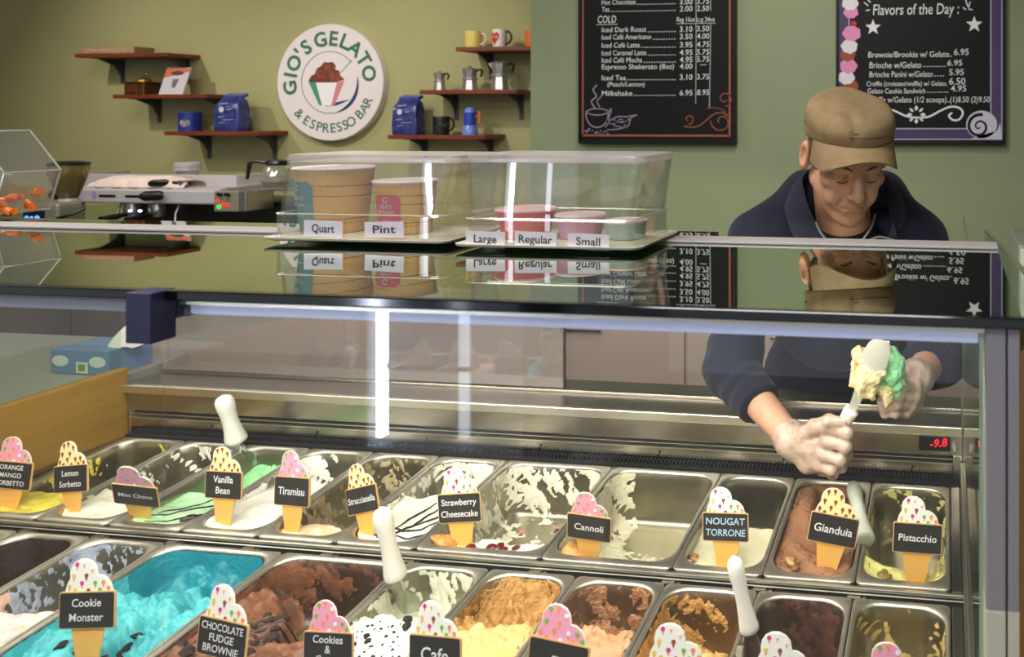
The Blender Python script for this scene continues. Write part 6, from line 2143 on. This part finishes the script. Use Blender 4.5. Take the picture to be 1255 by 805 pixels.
def hand_sdf(P, fingers, wrist, palm, fore, seed):
    d = 1e3
    for (p, r) in palm:
        pass
    d = capsule(P, wrist, palm[0][0], .031, palm[0][1])
    for (a, ra), (b, rb) in zip(palm[:-1], palm[1:]):
        d = smin(d, capsule(P, a, b, ra, rb), .018)
    for pts, rad in fingers:
        f = None
        for i in range(len(pts) - 1):
            c = capsule(P, pts[i], pts[i + 1], rad[i], rad[i + 1])
            f = c if f is None else smin(f, c, .004)
        for p_ in pts[1:-1]:
            f = smin(f, np.sqrt(((P - p_) ** 2).sum(-1)) - rad[1] * 1.02, .004)
        d = smin(d, f, .0055)
    # baggy vinyl up to a loose cuff
    back = fore - wrist
    back = back / np.linalg.norm(back)
    d = smin(d, capsule(P, wrist, wrist + back * .018, .0335, .0350), .02)
    ax = (P - wrist) @ back
    d = np.maximum(d, ax - .024)
    return d + noise3(P, 210, seed) * .0011 + noise3(P, 90, seed + 1) * .0012


def box_of(pts, pad):
    a = np.array(pts)
    return a.min(0) - pad, a.max(0) + pad


b = MB()
lo, hi = box_of([shR, shL, elR, elL, wrR, wrL, pelv, neck_b], .16)
lo[2], hi[2] = -0.005, neck_b[2] + .14
bd = net_mb(body_sdf, lo, hi, 0.0105, 2)
lo, hi = box_of([HEAD, H_(0, .1, -.1), H_(0, -.1, .1), neck_b], .115)
lo[2] = neck_b[2] - .06
hb = net_mb(head_sdf, lo, hi, 0.0031, 1)
n0 = len(bd.f)
bd.add(hb.v[0], hb.f)
man = obj('person', bd, m_skin, smooth=180, fix=False)
tag(man, 'man in a khaki cap and navy jacket leaning over the pans with spatula and gelato', 'person')

# jacket
sleeve_ax = [(elR, cuR, .060, .0475), (elL, cuL, .060, .052)]


def jacket_sdf(P):
    d = torso_core(P, 0.0)
    n = noise3(P, 34, 5)
    for (a, e, c, re, rc) in ((shR, elR, cuR, .062, .0475), (shL, elL, cuL, .062, .0520)):
        up = capsule(P, a, e, .070, re)
        lo_ = capsule(P, e, c, re, rc)
        t = (P - a) @ ((e - a) / np.linalg.norm(e - a))
        fold = .0035 * np.sin(t * 95 + 2.2 * n) * smooth01(t, .05, .14)
        arm = smin(up + fold, lo_ + .0028 * np.sin(((P - e) @ ((c - e) / np.linalg.norm(c - e))) * 170 + n * 2), .02)
        ax = (P - c) @ ((c - e) / np.linalg.norm(c - e))
        arm = np.maximum(arm, ax - .004)
        hem = capsule(P, c - (c - e) / np.linalg.norm(c - e) * .012, c, rc + .0015, rc + .0015)
        hem = np.maximum(hem, ax - .006)
        arm = smin(arm, hem, .006)
        d = smin(d, arm, .045)
    d = d + n * .0030 + noise3(P, 75, 6) * .0012
    # open neck and the lower hem
    v = capsule(P, neck_b + UP * .075 - FW * .06, neck_b - UP * .035 - FW * .115, .078, .022)
    v = np.minimum(v, capsule(P, neck_b + UP * .02, neck_b + UP * .14 - FW * .06, .062, .066))
    d = smax(d, -v, .008)
    return np.maximum(d, .90 - P[..., 2])


lo, hi = box_of([shR, shL, elR, elL, cuR, cuL, belly], .135)
lo[2], hi[2] = .88, neck_b[2] + .20
jk = net_mb(jacket_sdf, lo, hi, 0.0068, 1)
obj('jacket', jk, m_navy, man, smooth=180, fix=False)
# collar
up_ = [(1012, 297, 1.905), (994, 264, 1.92), (985, 238, 1.95), (983, 217, 1.995), (1000, 206, 2.06), (1040, 203, 2.085), (1074, 208, 2.06), (1088, 222, 1.99), (1091, 250, 1.93), (1098, 291, 1.885)]
lw_ = [(1008, 308, 1.925), (980, 298, 1.950), (966, 268, 1.985), (966, 246, 2.03), (990, 236, 2.09), (1040, 232, 2.11), (1086, 236, 2.09), (1106, 250, 2.03), (1106, 274, 1.965), (1072, 304, 1.915)]


def spl(pts, n=6):
    p = np.array([pts[0]] + list(pts) + [pts[-1]], float)
    o = []
    for i in range(1, len(p) - 2):
        for t in np.linspace(0, 1, n, endpoint=False):
            a, b_, c, d = p[i - 1], p[i], p[i + 1], p[i + 2]
            o.append(0.5 * (2 * b_ + (c - a) * t + (2 * a - 5 * b_ + 4 * c - d) * t * t + (3 * b_ - a - 3 * c + d) * t ** 3))
    o.append(p[-2])
    return np.array(o)


U3, L3 = spl([cd(*q) for q in up_]), spl([cd(*q) for q in lw_])
rings = []
for a_, c_ in zip(U3, L3):
    e = (a_ - c_) / np.linalg.norm(a_ - c_)
    out = np.cross(e, UP)
    nrm_ = (a_ + c_) / 2 - (neck_b + FW * .02)
    nrm_[2] *= .2
    nrm_ /= np.linalg.norm(nrm_)
    th = .0042
    mid = (a_ + c_) / 2 + nrm_ * .006
    rings.append(np.array([c_ - nrm_ * th, mid - nrm_ * th, a_ - nrm_ * th, a_ + e * .003, a_ + nrm_ * th, mid + nrm_ * th, c_ + nrm_ * th]))
obj('collar', MB().loft(rings), m_navy, man, smooth=70)
b = MB()
b.tube(spl([cd(*q) for q in ((1000, 272, 1.905), (1006, 285, 1.905), (1018, 300, 1.905), (1024, 308, 1.915))]), .0028, 6)
b.tube(spl([cd(*q) for q in ((1073, 262, 1.915), (1068, 278, 1.905), (1058, 293, 1.900), (1050, 304, 1.905))]), .0028, 6)
b.tube(spl([cd(*q) for q in ((1064, 295, 1.895), (1078, 290, 1.885), (1096, 294, 1.880))]), .0028, 6)
obj('zip', b, m_zip, man, smooth=60)


def tee_sdf(P):
    d = capsule(P, neck_b - FW * .02 - UP * .09, neck_b - FW * .012 - UP * .002, .084, .074)
    d = smin(d, ellipsoid(P, chest + UP * .04, (.13, .106, .12), np.array([RR, FW, UP])), .03)
    cut = (P - (neck_b - FW * .07 + UP * .012)) @ (UP * .86 - FW * .50)
    return np.maximum(d, cut)


lo, hi = box_of([neck_b, chest], .15)
obj('t_shirt', net_mb(tee_sdf, lo, hi, 0.0075, 1), m_tee, man, smooth=60, fix=False)


def trouser_sdf(P):
    d = capsule(P, pelv - RR * .065, pelv + RR * .065, .135, .135)
    for s in (-1, 1):
        hip = pelv + RR * .085 * s - UP * .05
        kn = hip * np.array([1, 1, 0]) + np.array([0, 0, .50]) - FW * .02
        an = hip * np.array([1, 1, 0]) + np.array([0, 0, .10]) + FW * .03
        d = smin(d, capsule(P, hip, kn, .098, .078), .03)
        d = smin(d, capsule(P, kn, an, .078, .066), .03)
    d = d + noise3(P, 30, 8) * .003
    return np.maximum(np.maximum(d, .07 - P[..., 2]), P[..., 2] - 1.02)


lo, hi = box_of([pelv - RR * .1, pelv + RR * .1], .16)
lo[2], hi[2] = .05, 1.04
obj('trousers', net_mb(trouser_sdf, lo, hi, 0.012, 1), mat('dark_trousers', (34, 34, 40), 0.9), man, smooth=180, fix=False)
for s in (-1, 1):
    an = (pelv + RR * .085 * s) * np.array([1, 1, 0]) + FW * .03
    sh = lambda P, an=an: np.maximum(smin(capsule(P, an + UP * .045 + FW * .02, an + UP * .042 - FW * .14, .050, .043), capsule(P, an + UP * .05, an + UP * .10, .052, .054), .03), -P[..., 2])
    lo, hi = box_of([an + FW * .05, an - FW * .16], .08)
    lo[2], hi[2] = -.01, .13
    obj('shoe', net_mb(sh, lo, hi, 0.008, 1), m_black, man, smooth=180, fix=False)

# gloves
palmR = [(cd(1000, 546, 1.763), .031), (cd(1002, 560, 1.764), .026), (cd(990, 566, 1.772), .024)]
gl = net_mb(lambda P: hand_sdf(P, FIST, wrR, palmR, elR, 11), *box_of([wrR, cd(1040, 515, 1.71), cd(1000, 585, 1.79), cd(960, 540, 1.82)], .045), 0.0026, 1)
obj('glove', gl, m_glove, man, smooth=180, fix=False)
palmL = [(cd(1113, 478, 1.760), .030), (cd(1112, 490, 1.760), .027), (cd(1106, 498, 1.760), .020)]
gl = net_mb(lambda P: hand_sdf(P, HOLD, wrL, palmL, elL, 21), *box_of([wrL, cd(1080, 455, 1.70), cd(1110, 515, 1.75), cd(1140, 450, 1.82)], .045), 0.0026, 1)
obj('glove', gl, m_glove, man, smooth=180, fix=False)


# cap: crown, band, visor
def crown_sdf(P):
    q = (P - HEAD) @ HR.T / KH
    c = np.array([0, -.008, .0])
    x, y, z = q[..., 0] / .089, (q[..., 1] - c[1]) / .110, q[..., 2]
    rad = np.sqrt(x * x + y * y)
    bulge = 1.0 + .05 * smooth01(z, .045, .085) - .02
    side = (rad - bulge) * .096
    top = z - (.1225 - .010 * (x * x + y * y) + .004 * y)
    d = smax(side, top, .034)
    d = d + .0030 * noise3(q, 42, 3) * smooth01(z, .07, .10) + .0012 * noise3(q, 95, 4)
    crease = np.exp(-((q[..., 0] + .018) / .010) ** 2) * smooth01(q[..., 1], .02, .08) * smooth01(z, .07, .10)
    d = d + .0035 * crease
    low = .046 + .026 * y
    return np.maximum(d, (low - z)) * KH


lo, hi = box_of([H_(0, 0, .07)], .165)
obj('cap_crown', net_mb(crown_sdf, lo, hi, 0.0034, 1), m_khaki, man, smooth=60, fix=False)
capc = lambda ph, z, k=1.0: H_(.0888 * k * sin(ph), -.008 + .1098 * k * cos(ph), z)
b = MB()
ph = np.linspace(0, 2 * pi, 60)
b.tube([capc(p_, .070 + .026 * cos(p_), 1.010) for p_ in ph], .0012, 5)
obj('cap_seam', b, m_khakid, man, smooth=60)
b = MB()
b.tube([capc(p_, .1005, .945) for p_ in ph], .0010, 5)
obj('cap_seam', b, m_khakid, man, smooth=60)
rows = []
na, nt_ = 34, 9
for j in range(nt_ + 1):
    t = j / nt_
    row = []
    for i in range(na + 1):
        a = -1 + 2 * i / na
        p_ = a * radians(68)
        s0, f0, u0 = .0905 * sin(p_), -.008 + .1110 * cos(p_), .050 + .026 * cos(p_)
        L = .052 * max(0.0, 1 - abs(a) ** 4.0) ** .5 + .004
        dr = .004 * t - .056 * (sin(p_) ** 2) * t - .004 * t * t
        row.append(H_(s0 * (1 + .03 * t), f0 + L * t, u0 + dr))
    rows.append(row)
T_ = np.array(rows)
Bt = T_ - KH * HU * .0035
b = MB()
ring = [np.concatenate([T_[j], Bt[j][::-1]]) for j in range(nt_ + 1)]
b.loft(ring)
obj('cap_visor', b, m_khaki, man, smooth=50)
b = MB().tube([p_ + KH * HU * .0008 for p_ in T_[0]], .0014, 5)
obj('visor_seam', b, m_khakid, man, smooth=60)


def hair_sdf(P):
    q = (P - HEAD) @ HR.T / KH
    d = ellipsoid(q, (0, -.006, .040), (.0785, .099, .076))
    d = smin(d, ellipsoid(q, (0, -.03, .0), (.070, .072, .055)), .02)
    d = np.maximum(d, q[..., 2] - .055)
    d = np.maximum(d, -.040 - q[..., 2] + .3 * np.maximum(q[..., 1], -.03))
    d = np.maximum(d, q[..., 1] - .034)
    for s in (-1, 1):
        d = smax(d, -ellipsoid(q, (s * .086, -.012, -.006), (.022, .023, .036)), .004)
    return (d + .0008 * noise3(q, 400, 9)) * KH


lo, hi = box_of([HEAD], .125)
obj('hair', net_mb(hair_sdf, lo, hi, 0.0034, 0), m_hair, man, smooth=60, fix=False)
b = MB()
for s in (-1, 1):
    b.tube([H_(s * .015, .0955, .0205), H_(s * .028, .0945, .0265), H_(s * .040, .0885, .0255), H_(s * .048, .080, .0205)], [.0016, .0028, .0024, .0010], 7)
obj('eyebrow', b, m_hair, man, smooth=60)
b = MB()
for s in (-1, 1):
    b.tube([H_(s * .0185, .0895, -.0065), H_(s * .028, .0915, -.0095), H_(s * .040, .0868, -.0085)], [.0009, .0013, .0009], 6)
obj('eyelash', b, mat('dark_lash', (40, 28, 24), 0.8), man, smooth=60)

# ------------------------------------------------------------------ what he holds
spatula(cd(1001, 574, 1.775), cd(1044, 502, 1.712), cd(1082, 418, 1.600), 0.0125, 'white handled spatula in the gloved fist of the man', wid=.026, mb_=mat('pale_blade', (214, 214, 204), 0.25, sss=.2))
cc_, gg_ = cd(1066, 456, 1.668), cd(1094, 452, 1.690)


def cream_sdf(P):
    d = ellipsoid(P, cc_, (.030, .030, .048), np.array([RR * .94 - UP * .34, FW, UP * .94 + RR * .34]))
    d = smin(d, np.sqrt(((P - cd(1051, 432, 1.665)) ** 2).sum(-1)) - .012, .010)
    d = smin(d, np.sqrt(((P - cd(1086, 484, 1.680)) ** 2).sum(-1)) - .018, .014)
    d = smin(d, np.sqrt(((P - cd(1080, 430, 1.675)) ** 2).sum(-1)) - .016, .014)
    return d + noise3(P, 260, 31) * .0052 + noise3(P, 560, 32) * .0028 + noise3(P, 110, 33) * .003


def green_sdf(P):
    d = ellipsoid(P, gg_, (.024, .030, .043), np.array([RR, FW, UP]))
    d = smin(d, np.sqrt(((P - cd(1090, 481, 1.700)) ** 2).sum(-1)) - .019, .02)
    return d + noise3(P, 220, 41) * .0040 + noise3(P, 520, 42) * .0024


sc_ = thing('gelato_scoop', tuple(cd(1085, 490, 1.70)), 'big scoop of cream and mint green gelato held up in the gloved hand', 'gelato')
obj('cream_gelato', net_mb(cream_sdf, *box_of([cc_], .075), 0.0026, 0), G('held_cream', (242, 226, 178), (226, 204, 146), sc=60, bump=0.3), sc_, smooth=180, fix=False)
obj('green_gelato', net_mb(green_sdf, *box_of([gg_], .070), 0.0026, 0), G('held_green', (164, 240, 178), (138, 222, 154), sc=60, bump=0.4), sc_, smooth=180, fix=False)
